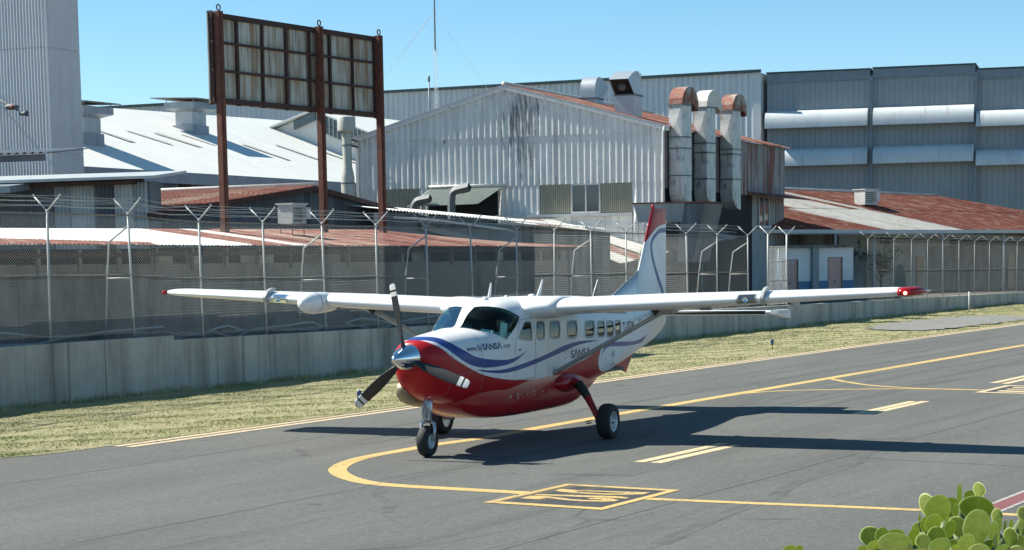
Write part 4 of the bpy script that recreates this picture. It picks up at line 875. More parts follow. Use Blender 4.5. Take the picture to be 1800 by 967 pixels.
# ---- small silver elbows by the doorway
def elbow(lab, pts, r_, m_):
    t = thing('vent_elbow', lab, 'duct', 'A', tuple(pts[0]))
    P = smooth_pts(pts, 4); MB().tube(P, r_, 4).build('elbow_pipe', m_, t)
    d_ = P[-1]-P[-2]; d_ /= np.linalg.norm(d_); MB().tube([P[-1]-d_*.05, P[-1]+d_*.42], r_*1.12, 4).build('mouth_box', m_, t)
    MB().tube([P[-1]+d_*.42, P[-1]+d_*.44], r_*1.0, 4).build('mouth', M['dark'], t)
elbow('round silver elbow duct at the foot of the gabled shed, left of the awning', [(-40.75, 88.2, 4.6), (-40.75, 88.2, 5.7), (-40.55, 88.2, 6.15), (-40.2, 88.2, 6.25)], .19, M['vent_grey'])
elbow('square upright elbow duct standing in front of the awning', [(-38.55, 88.0, 4.6), (-38.55, 88.0, 6.2), (-38.4, 88.0, 6.6), (-38.0, 88.0, 6.72)], .21, M['vent_grey'])
# ---- white exhaust stack left of the gabled shed
q = D['pipe']; a0 = q[0][0]
t = thing('exhaust_stack', 'cream round exhaust stack with a drum cap at the left corner of the gabled shed', 'chimney', 'A', (a0, 88.5, 5))
MB().lathe([(.30, 4), (.30, 5.2), (.345, 6.1), (.345, 7.45), (.30, 7.75), (.235, 8.0), (.235, 9.75)], 20, (a0, 88.5, 0)).build('stack', M['pipe'], t, ang=30)
MB().lathe([(.235, 9.65), (.40, 9.72), (.46, 9.8), (.46, 10.44), (.44, 10.48), (.40, 10.48), (.38, 10.2), (0, 10.2)], 20, (a0, 88.5, 0)).build('drum_cap', M['pipe'], t, ang=30)
for z in (7.15, 9.05): MB().lathe([(.24, z), (.36 if z < 8 else .26, z), (.36 if z < 8 else .26, z+.06), (.24, z+.06)], 16, (a0, 88.5, 0)).build('strap', M['galv_dark'], t)
for z in (9.35, 9.05): MB().beam((a0+.2, 88.6, z), (aL+.05, 89.9, z), .06, .08).build('wall_bracket', M['rust_steel'], t)
# ---- lean-to with white roof, and the concrete wall under it
t = thing('white_lean_to', 'concrete walled lean-to with a white sheet roof below the gabled shed', 'shed', 'U', (69, 41.5, GZ))
rt = lambda u: 5.20-.0395*(u-60.3)
xs = np.arange(59.8, 78.4, 1.33)
for x0, x1 in zip(xs[:-1], xs[1:]):
    MB().corr((x0, 41.2, rt(x0)+.02), (x1+.03, 41.2, rt(x1)+.02), (x1+.03, 46.8, rt(x1)+.66), (x0, 46.8, rt(x0)+.66), 6, .03, SIN).build('roof_sheet', M['white_roof'], t)
xs = np.linspace(59.8, 78.2, 8)
for x0, x1 in zip(xs[:-1], xs[1:]):
    MB().hexa([(x0+.01, 41.6, GZ-.3), (x1-.01, 41.6, GZ-.3), (x1-.01, 41.8, GZ-.3), (x0+.01, 41.8, GZ-.3)], [(x0+.01, 41.6, rt(x0)-.1), (x1-.01, 41.6, rt(x1)-.1), (x1-.01, 41.8, rt(x1)-.1), (x0+.01, 41.8, rt(x0)-.1)]).build('wall_panel', M['oldwall'] if x0 > 68 else M['galv_dark'], t)
MB().hexa([(78.0, 41.8, GZ-.3), (78.2, 41.8, GZ-.3), (78.2, 47, GZ-.3), (78.0, 47, GZ-.3)], [(78.0, 41.8, rt(78)-.05), (78.2, 41.8, rt(78)-.05), (78.2, 47, rt(78)+.5), (78.0, 47, rt(78)+.5)]).build('end_wall', M['oldwall'], t)
MB().tube([(60.2, 41.15, 4.95), (63.5, 41.1, 4.83), (66.5, 41.1, 4.62), (69, 41.1, 4.45)], .05, 6).build('loose_pipe', M['trim'], t, True)
MB().beam((62.5, 41.45, 4.62), (66.5, 41.45, 4.08), .05, .22).build('leaning_board', M['walltan'], t)
# ---- patched sheets behind the tail
t = thing('patched_roof', 'patched roof of rust spotted white sheets behind the airplane tail', 'roof', 'U', (86, 44, GZ))
for i in range(9):
    x0 = 79.0+i*1.5; x1 = x0+1.47
    lo = lambda x: 3.55+.09*(x-84); hi = lambda x: 4.98
    MB().corr((x0, 41.5+.2*(i % 2), lo(x0)-.1), (x1, 41.5+.2*(i % 2), lo(x1)-.1), (x1, 47.5, hi(x1)+.18), (x0, 47.5, hi(x0)+.18), 6, .03, SIN).build('roof_sheet', M[('old_white', 'rust_light', 'old_white', 'old_white', 'rust_light')[i % 5]], t)
for x in (79.2, 84.5, 91.5): MB().beam((x, 43, GZ-.5), (x, 43, 3.4), .16, .16).build('post', M['rust_steel'], t)
MB().box((79, 45, GZ-.5), (92.4, 45.15, 4.1)).build('back_wall', M['shedwall'], t)
MB().tube([(79.5, 40.5, 3.2), (86, 40.5, 3.22)], .05, 6).tube([(80.0, 40.5, 3.2), (78.6, 40.5, .8)], .05, 6).tube([(85.6, 40.5, 3.22), (85.6, 40.5, .8)], .05, 6).build('teal_frame', M['teal'], t, True)
# ---- long building with rusty roof on the right
t = thing('rusty_roofed_building', 'long low building under a wide rusty roof with one white strip, on the right', 'building', 'R', (15, 2, GZ))
g1, g2, r1, r2, r3, l1 = [V3(p) for p in D['b10']]
nrm = np.cross(g2-g1, r1-g1); nrm /= np.linalg.norm(nrm)
def rz(x, y): return g1[2]-(nrm[0]*(x-g1[0])+nrm[1]*(y-g1[1]))/nrm[2]
ridge = lambda x: float(np.interp(x, [-6, 15.8, 29.5, 34.7, 44], [9.6, 9.3, 8.4, 4.2, -.2]))
SH = .83                                   # the sheets run obliquely down this slope
sx = -12.0
while sx < 36:
    wd_ = random.choice((.8, .95, 1.05))
    tr_ = lambda s_, y: s_+(9.3-y)*SH
    for j, (f0, f1) in enumerate(((0, .52), (.5, 1))):
        pts = []
        for s_ in (sx, sx+wd_-.015):
            top_ = 9.3
            for _ in range(12): top_ = .5*top_+.5*max(.02, ridge(tr_(s_, top_)))
            pts.append((s_, top_))
        (sa, ta_), (sb, tb_) = pts
        if max(ta_, tb_) < .35: continue
        q = [(tr_(sa, ta_*f0), ta_*f0), (tr_(sb, tb_*f0), tb_*f0), (tr_(sb, tb_*f1), tb_*f1), (tr_(sa, ta_*f1), ta_*f1)]
        if min(p_[0] for p_ in q) < -6.5: continue
        m_ = 'oldwhite_obl' if 7.4 < sx+.4 < 14.6 else 'rust_obl'
        if 7.4 < sx+.4 < 14.6 and random.random() < .12: m_ = 'rust_obl'
        MB().corr(*[(x_, y_, rz(x_, y_)+.03*j) for x_, y_ in q], 6, .03, SIN).build('roof_sheet', M[m_], t)
    sx += wd_
MB().tube([(-5, ridge(-5), rz(-5, ridge(-5))+.08), (15.8, 9.3, rz(15.8, 9.3)+.08), (29.5, 8.4, rz(29.5, 8.4)+.08)], .10, 6).build('ridge_cap', M['old_white'], t, True)
MB().beam((1.8, -.1, 4.58), (28.0, -.1, 4.42), .18, .20).build('gutter', M['gutter'], t)
MB().beam((-2.5, -.25, 4.95), (1.9, -.12, 4.66), .10, .12).build('flashing', M['red_trim'], t)
MB().box((-5, 3.6, -.3), (14.3, 3.8, 4.4)).build('back_wall', M['oldwall'], t)
xs = [14.3, 16.6, 21.2, 22.4, 24.2, 30.5, 36]
for i, (x0, x1) in enumerate(zip(xs[:-1], xs[1:])): MB().box((x0+.01, 3.2, -.3), (x1-.01, 3.4, 4.35)).build('wall_bay', M[('wallgrey', 'walltan', 'wallgrey', 'shedwall', 'shedwall', 'shedwall')[i]], t)
MB().box((16.0, 3.0, 3.55), (24.5, 3.19, 4.05)).build('lintel_band', M['walltan'], t)
for x0, x1 in ((21.42, 22.08), (30.6, 31.25)): MB().box((x0, 3.08, -.2), (x1, 3.18, 2.95)).build('door', M['door_tan'], t)
for x in (14.2, 20.5, 26.5): MB().tube([(x, .25, -.3), (x, .25, 4.3)], .07, 8).build('eave_post', M['gutter'], t, True)
# ---- block with the pink doors
q = D['b11']; x0, x1 = q[0][0], q[1][0]; Y0 = .6
t = thing('pink_door_block', 'white plastered washroom block with blue dado and two pink doors', 'building', 'R', (9.7, .6, .6))
zb, zt = -.2, 3.58; zd = 1.62
d1, d2 = (q[2][0], q[3][0]), (q[4][0], q[5][0])
def seg(a, b_, z0, z1, m_, y=Y0, nm='wall'): MB().box((a, y, z0), (b_, y+.25, z1)).build(nm, M[m_], t)
for a, b_ in ((x0-.6, d1[0]-.05), (d1[1]+.05, d2[0]-.05), (d2[1]+.05, x1)):
    seg(a, b_, zb, zd, 'wallblue', nm='dado'); seg(a, b_, zd, zt, 'wallwhite')
for (a, b_), z in ((d1, q[2][2]), (d2, q[4][2])):
    seg(a-.05, b_+.05, z+.02, zt, 'wallwhite')
    do = MB().box((a, Y0+.05, .35), (b_, Y0+.12, z)).build('door', M['door'], t)
    MB().box((a-.045, Y0-.02, .35), (a+.0, Y0+.1, z+.02)).box((b_, Y0-.02, .35), (b_+.045, Y0+.1, z+.02)).build('door_frame', M['door_tan'], do)
    MB().box(((a+b_)/2-.03, Y0+.02, 1.45), ((a+b_)/2+.05, Y0+.05, 1.6)).build('door_handle', M['acdark'], do)
    seg(a-.05, b_+.05, zb, .33, 'wallblue')
MB().box((d1[0]+.75, Y0+.02, 2.65), (d1[0]+.90, Y0+.048, 2.80)).build('notice', M['trim'], t)
MB().box((q[6][0], Y0-.18, zb), (q[7][0], Y0-.004, zt)).build('pillar', M['wallgrey'], t)
MB().box((x0-1.9, Y0-.3, zt), (x1+.15, Y0+2.5, zt+.16)).build('roof_slab', M['oldwall'], t)
MB().box((x1-.06, Y0+.26, zb), (x1+.02, Y0+2.4, zt)).build('side_wall', M['wallgrey'], t)
MB().tube([(x0+2.9, Y0-.06, 2.75), (x0+2.9, Y0-.06, 3.3)], .03, 6).build('pipe', M['rust_steel'], t)
# blue-grey block with breeze openings left of it
t = thing('breeze_block_wall', 'shaded blue-grey wall with rows of ventilation slots behind the fence, left of the pink doors', 'wall', 'R', (4.6, 1.5, .6))
MB().box((-1.8, 1.4, 1.72), (6.1, 1.6, 3.7)).build('wall', M['wallgrey'], t); MB().box((-1.8, 1.4, -.2), (6.1, 1.6, 1.70)).build('dado', M['wallblue'], t)
for j in range(3):
    for i in range(4): MB().box((2.35+i*.85, 1.34, 1.85+j*.24), (3.0+i*.85, 1.385, 1.98+j*.24)).build('slot', M['dark'], t)
MB().tube([(-3, 1.1, 3.4), (1.5, 1.1, 3.95), (5, 1.1, 4.02), (6.5, 1.1, 3.95)], .05, 6).build('pipe', M['hose'], t, True)
MB().tube([(4.0, .2, -.2), (4.0, .2, 4.3)], .09, 8).build('pole', M['gutter'], t, True)
# ---- small tree beside the block
def leaf_tree(name, lab, fr, base, h, r_, n, m_):
    t = thing(name, lab, 'tree', fr, base)
    x, y, z = base; tr = MB()
    tr.tube([(x, y, z-.2), (x+.08, y, z+h*.3), (x-.05, y, z+h*.55)], [.09, .07, .05], 7)
    for k in range(7):
        a = k*2.4; l = r_*random.uniform(.6, 1.0); s = z+h*random.uniform(.3, .55)
        tr.tube([(x, y, s), (x+math.cos(a)*l*.5, y+math.sin(a)*l*.5, s+h*.18), (x+math.cos(a)*l, y+math.sin(a)*l, s+h*random.uniform(.2, .45))], [.045, .03, .012], 5)
    tr.build('trunk', M['bark'], t, True)
    P = rng.normal(0, 1, (n, 3)); cl = rng.normal(0, 1, (14, 3)); b = MB()
    for i in range(n):
        c_ = cl[i % 14]; q = np.array([x, y, z+h*.72])+np.array([c_[0]*r_*.5, c_[1]*r_*.4, c_[2]*h*.15])+P[i]*np.array([.22, .22, .14])
        d1 = rng.normal(0, 1, 3); d1 /= np.linalg.norm(d1); d2 = np.cross(d1, rng.normal(0, 1, 3)); d2 /= np.linalg.norm(d2); s = random.uniform(.05, .11)
        b.add([q-d1*s, q+d2*s*.5, q+d1*s, q-d2*s*.5], [(0, 1, 2, 3)])
    b.build('crown', m_, t)
M['leafdark'] = mk('dark leaves', (.035, .055, .025), .6, 0, (), (3, .4))
leaf_tree('small_tree', 'small dark leafy tree behind the right hand fence', 'R', (16.3, 1.6, .3), 3.5, 1.3, 900, M['leafdark'])

# ================================================================== the airplane
FS=np.array([
( 0.56,0.24,1.50,1.78,1.99,2.1,2.1),
( 0.54,0.30,1.42,1.77,2.03,2.2,2.2),
( 0.46,0.38,1.28,1.74,2.08,2.3,2.3),
( 0.25,0.47,1.10,1.70,2.12,2.4,2.5),
(-0.10,0.54,0.98,1.66,2.16,2.5,2.6),
(-0.60,0.60,0.90,1.62,2.20,2.6,2.8),
(-1.00,0.66,0.88,1.60,2.23,2.6,3.0),
(-1.22,0.71,0.87,1.60,2.25,2.6,3.2),
(-1.50,0.76,0.87,1.60,2.47,2.9,3.4),
(-1.78,0.80,0.87,1.60,2.63,3.1,3.6),
(-2.05,0.81,0.88,1.60,2.70,3.2,3.8),
(-2.40,0.81,0.88,1.60,2.735,3.2,4.0),
(-3.20,0.82,0.88,1.60,2.74,3.4,4.0),
(-5.50,0.82,0.90,1.58,2.70,3.4,4.0),
(-6.60,0.78,0.98,1.60,2.66,3.2,3.6),
(-7.60,0.67,1.12,1.64,2.61,3.0,3.0),
(-8.60,0.52,1.24,1.70,2.57,2.8,2.6),
(-9.60,0.36,1.39,1.78,2.52,2.6,2.4),
(-10.60,0.21,1.55,1.86,2.46,2.4,2.2),
(-11.30,0.11,1.76,1.96,2.40,2.2,2.2),
(-11.62,0.05,1.90,2.05,2.32,2.0,2.0)])
def fsec(x):
    xs=-FS[:,0]; X=-np.asarray(x,float)
    out=[]
    for k in range(1,7):
        y=FS[:,k]; h=np.diff(xs); d=np.diff(y)/h
        m=np.zeros(len(y)); m[0]=d[0]; m[-1]=d[-1]
        for i in range(1,len(y)-1):
            m[i]=0 if d[i-1]*d[i]<=0 else 2*d[i-1]*d[i]/(d[i-1]+d[i])
        i=np.clip(np.searchsorted(xs,X,side='right')-1,0,len(xs)-2)
        t=np.clip((X-xs[i])/h[i],0,1)
        out.append((2*t**3-3*t**2+1)*y[i]+(t**3-2*t*t+t)*h[i]*m[i]+(-2*t**3+3*t*t)*y[i+1]+(t**3-t*t)*h[i]*m[i+1])
    return out
def fpt(x,th):
    w,zb,zc,zt,nt,nb=fsec(x)
    c,s=np.cos(th),np.sin(th)
    n=np.where(s>=0,nt,nb)
    y=w*np.sign(c)*np.abs(c)**(2/n)
    z=zc+np.where(s>=0,zt-zc,zc-zb)*np.sign(s)*np.abs(s)**(2/n)
    return np.stack([np.broadcast_to(x,y.shape),y,z],-1)
def livery_mat():
    g = NG('airplane paint')
    r_ = g.new('ShaderNodeAttribute', attribute_name='sd_red').outputs['Fac']; b_ = g.new('ShaderNodeAttribute', attribute_name='sd_blue').outputs['Fac']
    n = g.noise(g.coord(scale=(1, 1, .6)), 2.5, 5, .65)
    white = g.mix(g.rng(n, .35, .75), (.74, .75, .745), (.66, .675, .68))
    dirt = g.noise(g.coord(scale=(.7, 3, 5)), 1.0, 5, .7)
    white = g.mix(g.math('MULTIPLY', g.rng(dirt, .58, .75), .25), white, (.40, .38, .34))
    red = g.mix(g.rng(n, .35, .75), (.42, .012, .016), (.33, .012, .016))
    red = g.mix(g.math('MULTIPLY', g.rng(dirt, .55, .75), .4), red, (.15, .02, .016))
    c = g.mix(g.math('GREATER_THAN', b_, 0.0), white, (.028, .060, .24))
    c = g.mix(g.math('GREATER_THAN', r_, 0.0), c, red)
    g.col(c); g.set(.34, 0, .22); g.b.inputs['Coat Weight'].default_value = .05; g.b.inputs['Coat Roughness'].default_value = .08
    return g.mat
M['livery'] = livery_mat()
M['acwhite'] = mk('white aircraft paint', (.72, .73, .725), .25, 0, [((.46, .45, .42), (.6, 3, 3), .58, .78, .3)], (1.5, .05))
M['acred'] = mk('red aircraft paint', (.36, .011, .015), .25, 0, [((.15, .02, .016), (1.2, 2, 3), .52, .75, .6)], (2, .12))
M['strutgrey'] = mk('grey strut paint', (.36, .37, .36), .4, 0, [((.25, .24, .22), (3, 3, 3), .5, .7, .5)], (2, .1))
M['chrome'] = mk('polished spinner', (.78, .79, .80), .07, 1.0, (), (2, .04))
M['blade'] = mk('black propeller paint', (.018, .019, .021), .4, 0, (), (4, .2))
M['bladewhite'] = mk('white blade band', (.60, .60, .58), .4)
M['rubber'] = mk('tyre rubber', (.018, .018, .019), .75, 0, [((.06, .058, .055), (5, 5, 5), .55, .75, .4)], (6, .2), (40, .2))
M['rim'] = mk('wheel rim', (.60, .62, .63), .35, .3, [((.25, .23, .2), (8, 8, 8), .55, .7, .6)], (6, .1))
M['gearsilver'] = mk('gear leg metal', (.50, .53, .55), .3, .6, [((.22, .22, .22), (12, 12, 9), .52, .66, .6)], (6, .15))
M['seal'] = mk('window seal', (.30, .32, .33), .5)
M['line'] = mk('panel seam', (.17, .18, .19), .6)
M['ink'] = mk('dark blue lettering', (.022, .040, .115), .35)
M['greyink'] = mk('grey emblem', (.30, .33, .35), .4)
M['lining'] = mk('cabin lining', (.30, .31, .29), .8)
M['seat'] = mk('seat leather', (.07, .075, .08), .6)
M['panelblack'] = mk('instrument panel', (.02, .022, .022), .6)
M['paper'] = mk('white card', (.75, .77, .75), .6)
M['redlens'] = mk('red lens', (.38, .012, .018), .10)
def glassmat(name, tint, refl=.9):
    g = NG(name); g.n.remove(g.b)
    out = g.n['Material Output']; tr = g.new('ShaderNodeBsdfTransparent'); tr.inputs[0].default_value = (*tint, 1)
    gl = g.new('ShaderNodeBsdfGlossy'); gl.inputs['Roughness'].default_value = .02; gl.inputs[0].default_value = (.95, 1, 1, 1)
    fr = g.new('ShaderNodeFresnel'); fr.inputs[0].default_value = 1.5
    f = g.math('MULTIPLY', fr.outputs[0], refl)
    mx = g.new('ShaderNodeMixShader'); g.link(f, mx.inputs[0]); g.link(tr.outputs[0], mx.inputs[1]); g.link(gl.outputs[0], mx.inputs[2]); g.link(mx.outputs[0], out.inputs[0])
    return g.mat
M['wsglass'] = glassmat('tinted windshield', (.56, .82, .76), .40); M['cabglass'] = glassmat('cabin window', (.16, .21, .21), .9); M['farglass'] = glassmat('darkened far window', (.05, .065, .065), .9); M['clear'] = glassmat('clear lamp cover', (.8, .85, .86), .9)  # far side glass darkened to cut the light seen through the near windows

def sdpoly(poly, X, Z):
    P = np.array(poly, float); n = len(P); dmin = np.full(X.shape, 1e9); ins = np.zeros(X.shape, bool)
    for i in range(n):
        a, b = P[i], P[(i+1) % n]; e = b-a; wx, wz = X-a[0], Z-a[1]
        t = np.clip((wx*e[0]+wz*e[1])/(e@e+1e-12), 0, 1)
        dmin = np.minimum(dmin, np.hypot(wx-t*e[0], wz-t*e[1]))
        c = ((a[1] > Z) != (b[1] > Z)) & (X < (b[0]-a[0])*(Z-a[1])/(b[1]-a[1]+1e-12)+a[0]); ins ^= c
    return np.where(ins, dmin, -dmin)
def sm(P, k=4, closed=False): return [tuple(q) for q in smooth_pts(P, k)]
RED = [(.40, 2.5)]+sm([(.42, 2.09), (.337, 2.02), (.185, 1.915), (-.033, 1.762), (-.484, 1.57), (-1.011, 1.393), (-1.64, 1.282), (-2.466, 1.216), (-3.373, 1.205), (-4.1, 1.285), (-4.701, 1.385), (-5.32, 1.485), (-6.03, 1.65)])+\
      sm([(-5.86, 1.45), (-5.85, 1.31), (-5.98, 1.19), (-6.293, 1.131), (-6.65, 1.144), (-7.3, 1.20), (-8.6, 1.345), (-9.866, 1.501)])+[(-10.6, 1.6), (-12, 1.75), (-12, 0), (1, 0), (1, 2.5)]
BL1 = sm([(.44, 2.085), (.30, 2.125), (.119, 2.138), (.0, 2.10), (-.09, 2.04), (-.251, 1.945), (-.469, 1.85), (-.692, 1.757), (-.93, 1.705), (-1.199, 1.669), (-1.483, 1.645), (-1.716, 1.64), (-2.071, 1.672), (-2.309, 1.725), (-2.669, 1.825)])+\
      sm([(-2.309, 1.70), (-2.071, 1.621), (-1.832, 1.569), (-1.462, 1.531), (-1.194, 1.523), (-.92, 1.537), (-.626, 1.592), (-.322, 1.697), (-.053, 1.84), (.139, 1.972), (.256, 2.055), (.36, 2.082)])
BL2 = sm([(-.662, 1.535), (-1.077, 1.477), (-1.498, 1.465), (-1.959, 1.499), (-2.598, 1.56), (-3.307, 1.645), (-4.002, 1.752), (-4.519, 1.804), (-5.051, 1.823), (-5.958, 1.795)])+\
      sm([(-5.305, 1.775), (-4.767, 1.744), (-4.276, 1.678), (-3.53, 1.585), (-2.801, 1.493), (-2.152, 1.428), (-1.579, 1.40), (-1.239, 1.422), (-.92, 1.466)])
BL3 = sm([(-6.0, 1.46), (-6.13, 1.60), (-6.389, 1.688), (-6.775, 1.715), (-7.509, 1.689), (-8.397, 1.655), (-9.025, 1.675), (-9.674, 1.735)])+\
      sm([(-9.476, 1.66), (-9.015, 1.58), (-7.834, 1.584), (-7.013, 1.614), (-6.521, 1.635), (-6.25, 1.60), (-6.08, 1.52)])
def setattr_f(me, name, vals):
    a = me.attributes.new(name, 'FLOAT', 'POINT'); a.data.foreach_set('value', np.asarray(vals, np.float32).ravel())

plane = thing('airplane', 'white, red and blue single propeller airplane taxiing with its nose to the left', 'airplane', 'P', (0, 0, 0))
BODY = np.array([0.0, 0, 0])
# windows as patches in (station, angle) space
def coons(Bt, Tp, Lf, Rt, n):
    f = lambda P, s: np.array([np.interp(s, np.linspace(0, 1, len(P)), [p[k] for p in P]) for k in (0, 1)])
    def ev(s, t):
        c = (1-s)*(1-t)*np.array(Bt[0])+s*(1-t)*np.array(Bt[-1])+(1-s)*t*np.array(Tp[0])+s*t*np.array(Tp[-1])
        return (1-t)*f(Bt, s)+t*f(Tp, s)+(1-t*0)*((1-s)*f(Lf, t)+s*f(Rt, t))-c
    return ev
def squircle(s, t, k): return s*math.sqrt(1-k*t*t/2), t*math.sqrt(1-k*s*s/2)
def quadmap(c4):
    A, B_, C_, D_ = [np.array(c) for c in c4]       # bottom front, top front, top rear, bottom rear
    return lambda s, t: (1-s)*(1-t)*A+(1-s)*t*B_+s*t*C_+s*(1-t)*D_
wsB = sm([(-1.10, 1.552), (-1.17, 1.20), (-1.336, .713), (-1.50, .40), (-1.68, .235)]); wsT = sm([(-1.72, 1.552), (-1.853, 1.137), (-2.13, .80), (-2.40, .60)])
wsL = [(-1.10, 1.552), (-1.72, 1.552)]; wsR = sm([(-1.68, .235), (-2.10, .40), (-2.40, .60)])
wsmap = coons(wsB, wsT, wsL, wsR, 1)
WIN = [((-2.142, .198), (-2.50, .468), (-2.755, .45), (-2.705, .145)), ((-2.902, .145), (-2.98, .43), (-3.318, .42), (-3.252, .13))]
for x0, x1, tb, tt in ((-3.49, -3.95, .130, .405), (-4.31, -4.77, .119, .395), (-5.17, -5.62, .107, .372), (-5.81, -6.20, .099, .36), (-6.33, -6.75, .09, .362), (-6.86, -7.27, .085, .365)):
    WIN.append(((x0, tb), (x0-.07, tt), (x1-.07, tt), (x1, tb)))
def patch(fn, n, k, lo, hi, off, flip, ring=False):
    """surface patch: maps [-1,1]^2 (rounded) through fn onto the fuselage skin"""
    vs = []; fs = []
    def pt(s, t, sc):
        u, v = squircle(s, t, k); q = fn(.5+u*sc/2, .5+v*sc/2); th = math.pi-q[1] if flip else q[1]
        e = 2e-3; x = np.array(q[0]); P = fpt(x, np.array(th)); a = fpt(x, np.array(th+e))-fpt(x, np.array(th-e)); b = fpt(x+e, np.array(th))-fpt(x-e, np.array(th))
        nn = np.cross(a, b); nn /= np.linalg.norm(nn)
        cdir = np.array([0, P[1], P[2]-1.7]); nn = nn if nn@cdir > 0 else -nn
        return P+nn*off
    if not ring:
        for i in range(n+1):
            for j in range(n+1): vs.append(pt(-1+2*i/n, -1+2*j/n, hi))
        fs = [(i*(n+1)+j, (i+1)*(n+1)+j, (i+1)*(n+1)+j+1, i*(n+1)+j+1) for i in range(n) for j in range(n)]
    else:
        per = [(-1+2*i/n, -1) for i in range(n)]+[(1, -1+2*i/n) for i in range(n)]+[(1-2*i/n, 1) for i in range(n)]+[(-1, 1-2*i/n) for i in range(n)]
        m = len(per)
        for sc in (lo, hi): vs += [pt(s, t, sc) for s, t in per]
        fs = [(i, (i+1) % m, m+(i+1) % m, m+i) for i in range(m)]
    return vs, fs
def outline(fn, k, sc, flip, n=10):
    per = [(-1+2*i/n, -1) for i in range(n)]+[(1, -1+2*i/n) for i in range(n)]+[(1-2*i/n, 1) for i in range(n)]+[(-1, 1-2*i/n) for i in range(n)]
    out = []
    for s, t in per:
        u, v = squircle(s, t, k); q = fn(.5+u*sc/2, .5+v*sc/2); out.append((q[0], math.pi-q[1] if flip else q[1]))
    return out
wins = [(wsmap, .18, 'windshield', 'wsglass', 1.05)]+[(quadmap(c), .42 if i else .30, 'window', 'cabglass', 1.13) for i, c in enumerate(WIN)]
# fuselage skin
NX, NT = 450, 240
xs = .56-(np.linspace(0, 1, NX)**1.0)*(.56+11.62); tf = np.linspace(-math.pi/2, 1.5*math.pi, 40001); pf = fpt(np.full_like(tf, -3.2), tf); al = np.concatenate([[0], np.cumsum(np.linalg.norm(np.diff(pf, axis=0), axis=1))])
ths = np.interp(np.linspace(0, al[-1], NT, endpoint=False), al, tf)      # evenly spaced round the cabin section
XX, TT = np.meshgrid(xs, ths, indexing='ij'); PP = fpt(XX, TT)
hole = np.zeros((NX, NT), bool)
xc = XX+(xs[1]-xs[0])/2; tc_ = TT+np.append(np.diff(ths), ths[1]-ths[0])[None, :]/2
for fn, k, nm, mt, fr_ in wins:
    for fl in (False, True): hole |= sdpoly(outline(fn, k, 1.03, fl), xc, tc_) > 0
ij = [(i, j) for i in range(NX-1) for j in range(NT)]
faces = [(i*NT+j, i*NT+(j+1) % NT, (i+1)*NT+(j+1) % NT, (i+1)*NT+j) for i, j in ij if not hole[i, j]]
b = MB(); b.add(PP.reshape(-1, 3), faces+[tuple(range(NT))[::-1], tuple(range((NX-1)*NT, NX*NT))])
fus = b.build('fuselage', M['livery'], plane, smooth=True)
setattr_f(fus.data, 'sd_red', sdpoly(RED, PP[..., 0], PP[..., 2]))
setattr_f(fus.data, 'sd_blue', np.maximum.reduce([sdpoly(q, PP[..., 0], PP[..., 2]) for q in (BL1, BL2, BL3)]))
# inner lining
cen = np.stack([PP[..., 0], 0*PP[..., 1], np.broadcast_to(fsec(xs)[2][:, None], XX.shape)], -1)
IN = cen+(PP-cen)*.95
i0, i1 = int(np.searchsorted(-xs, 1.35)), int(np.searchsorted(-xs, 7.7))
fi = [(i*NT+j, i*NT+(j+1) % NT, (i+1)*NT+(j+1) % NT, (i+1)*NT+j) for i, j in ij if i0 <= i < i1 and not hole[i, j]]
b = MB(); b.add(IN.reshape(-1, 3), fi); lin = b.build('cabin_lining', M['lining'], plane, smooth=True)
bm = bmesh.new(); bm.from_mesh(lin.data); bmesh.ops.delete(bm, geom=[v for v in bm.verts if not v.link_faces], context='VERTS'); bm.to_mesh(lin.data); bm.free()
for fn, k, nm, mt, fr_ in wins:
    for fl in (False, True):
        n = 16 if nm == 'windshield' else 10
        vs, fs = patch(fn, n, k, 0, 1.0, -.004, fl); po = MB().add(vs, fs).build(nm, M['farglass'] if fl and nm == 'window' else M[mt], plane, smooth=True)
        vs, fs = patch(fn, n, k, .955 if nm == 'windshield' else .93, fr_, .004, fl, True); MB().add(vs, fs).build('frame', M['acwhite'] if nm == 'windshield' else M['seal'], po, smooth=True)
# skin drawing helpers: surface point from (x, z) on a side
def skin(x, z, side=1, off=.004):
    w_, zb, zc, zt, n_t, n_b = [float(np.asarray(q)) for q in fsec(x)]
    h, n_ = (zt-zc, n_t) if z > zc else (zc-zb, n_b)
    r_ = min(.999, abs(z-zc)/h); return (x, side*(w_*(1-r_**n_)**(1/n_)+off), z)
def seam(pts, wd=.012, side=1, name='panel_seam', m_='line'):
    P = np.array(pts, float); dense = [P[0]]
    for a, c in zip(P[:-1], P[1:]):
        k = max(1, int(np.linalg.norm(c-a)/.06)); dense += [a+(c-a)*(i+1)/k for i in range(k)]
    P = np.array(dense); L = []; Rr = []
    for i in range(len(P)):
        t = P[min(i+1, len(P)-1)]-P[max(i-1, 0)]; t /= np.linalg.norm(t); nn = np.array([-t[1], t[0]])*wd/2
        L.append(skin(*(P[i]+nn), side)); Rr.append(skin(*(P[i]-nn), side))
    k = len(P); MB().add(L+Rr, [(i, i+1, k+i+1, k+i) for i in range(k-1)]).build(name, M[m_], fus)
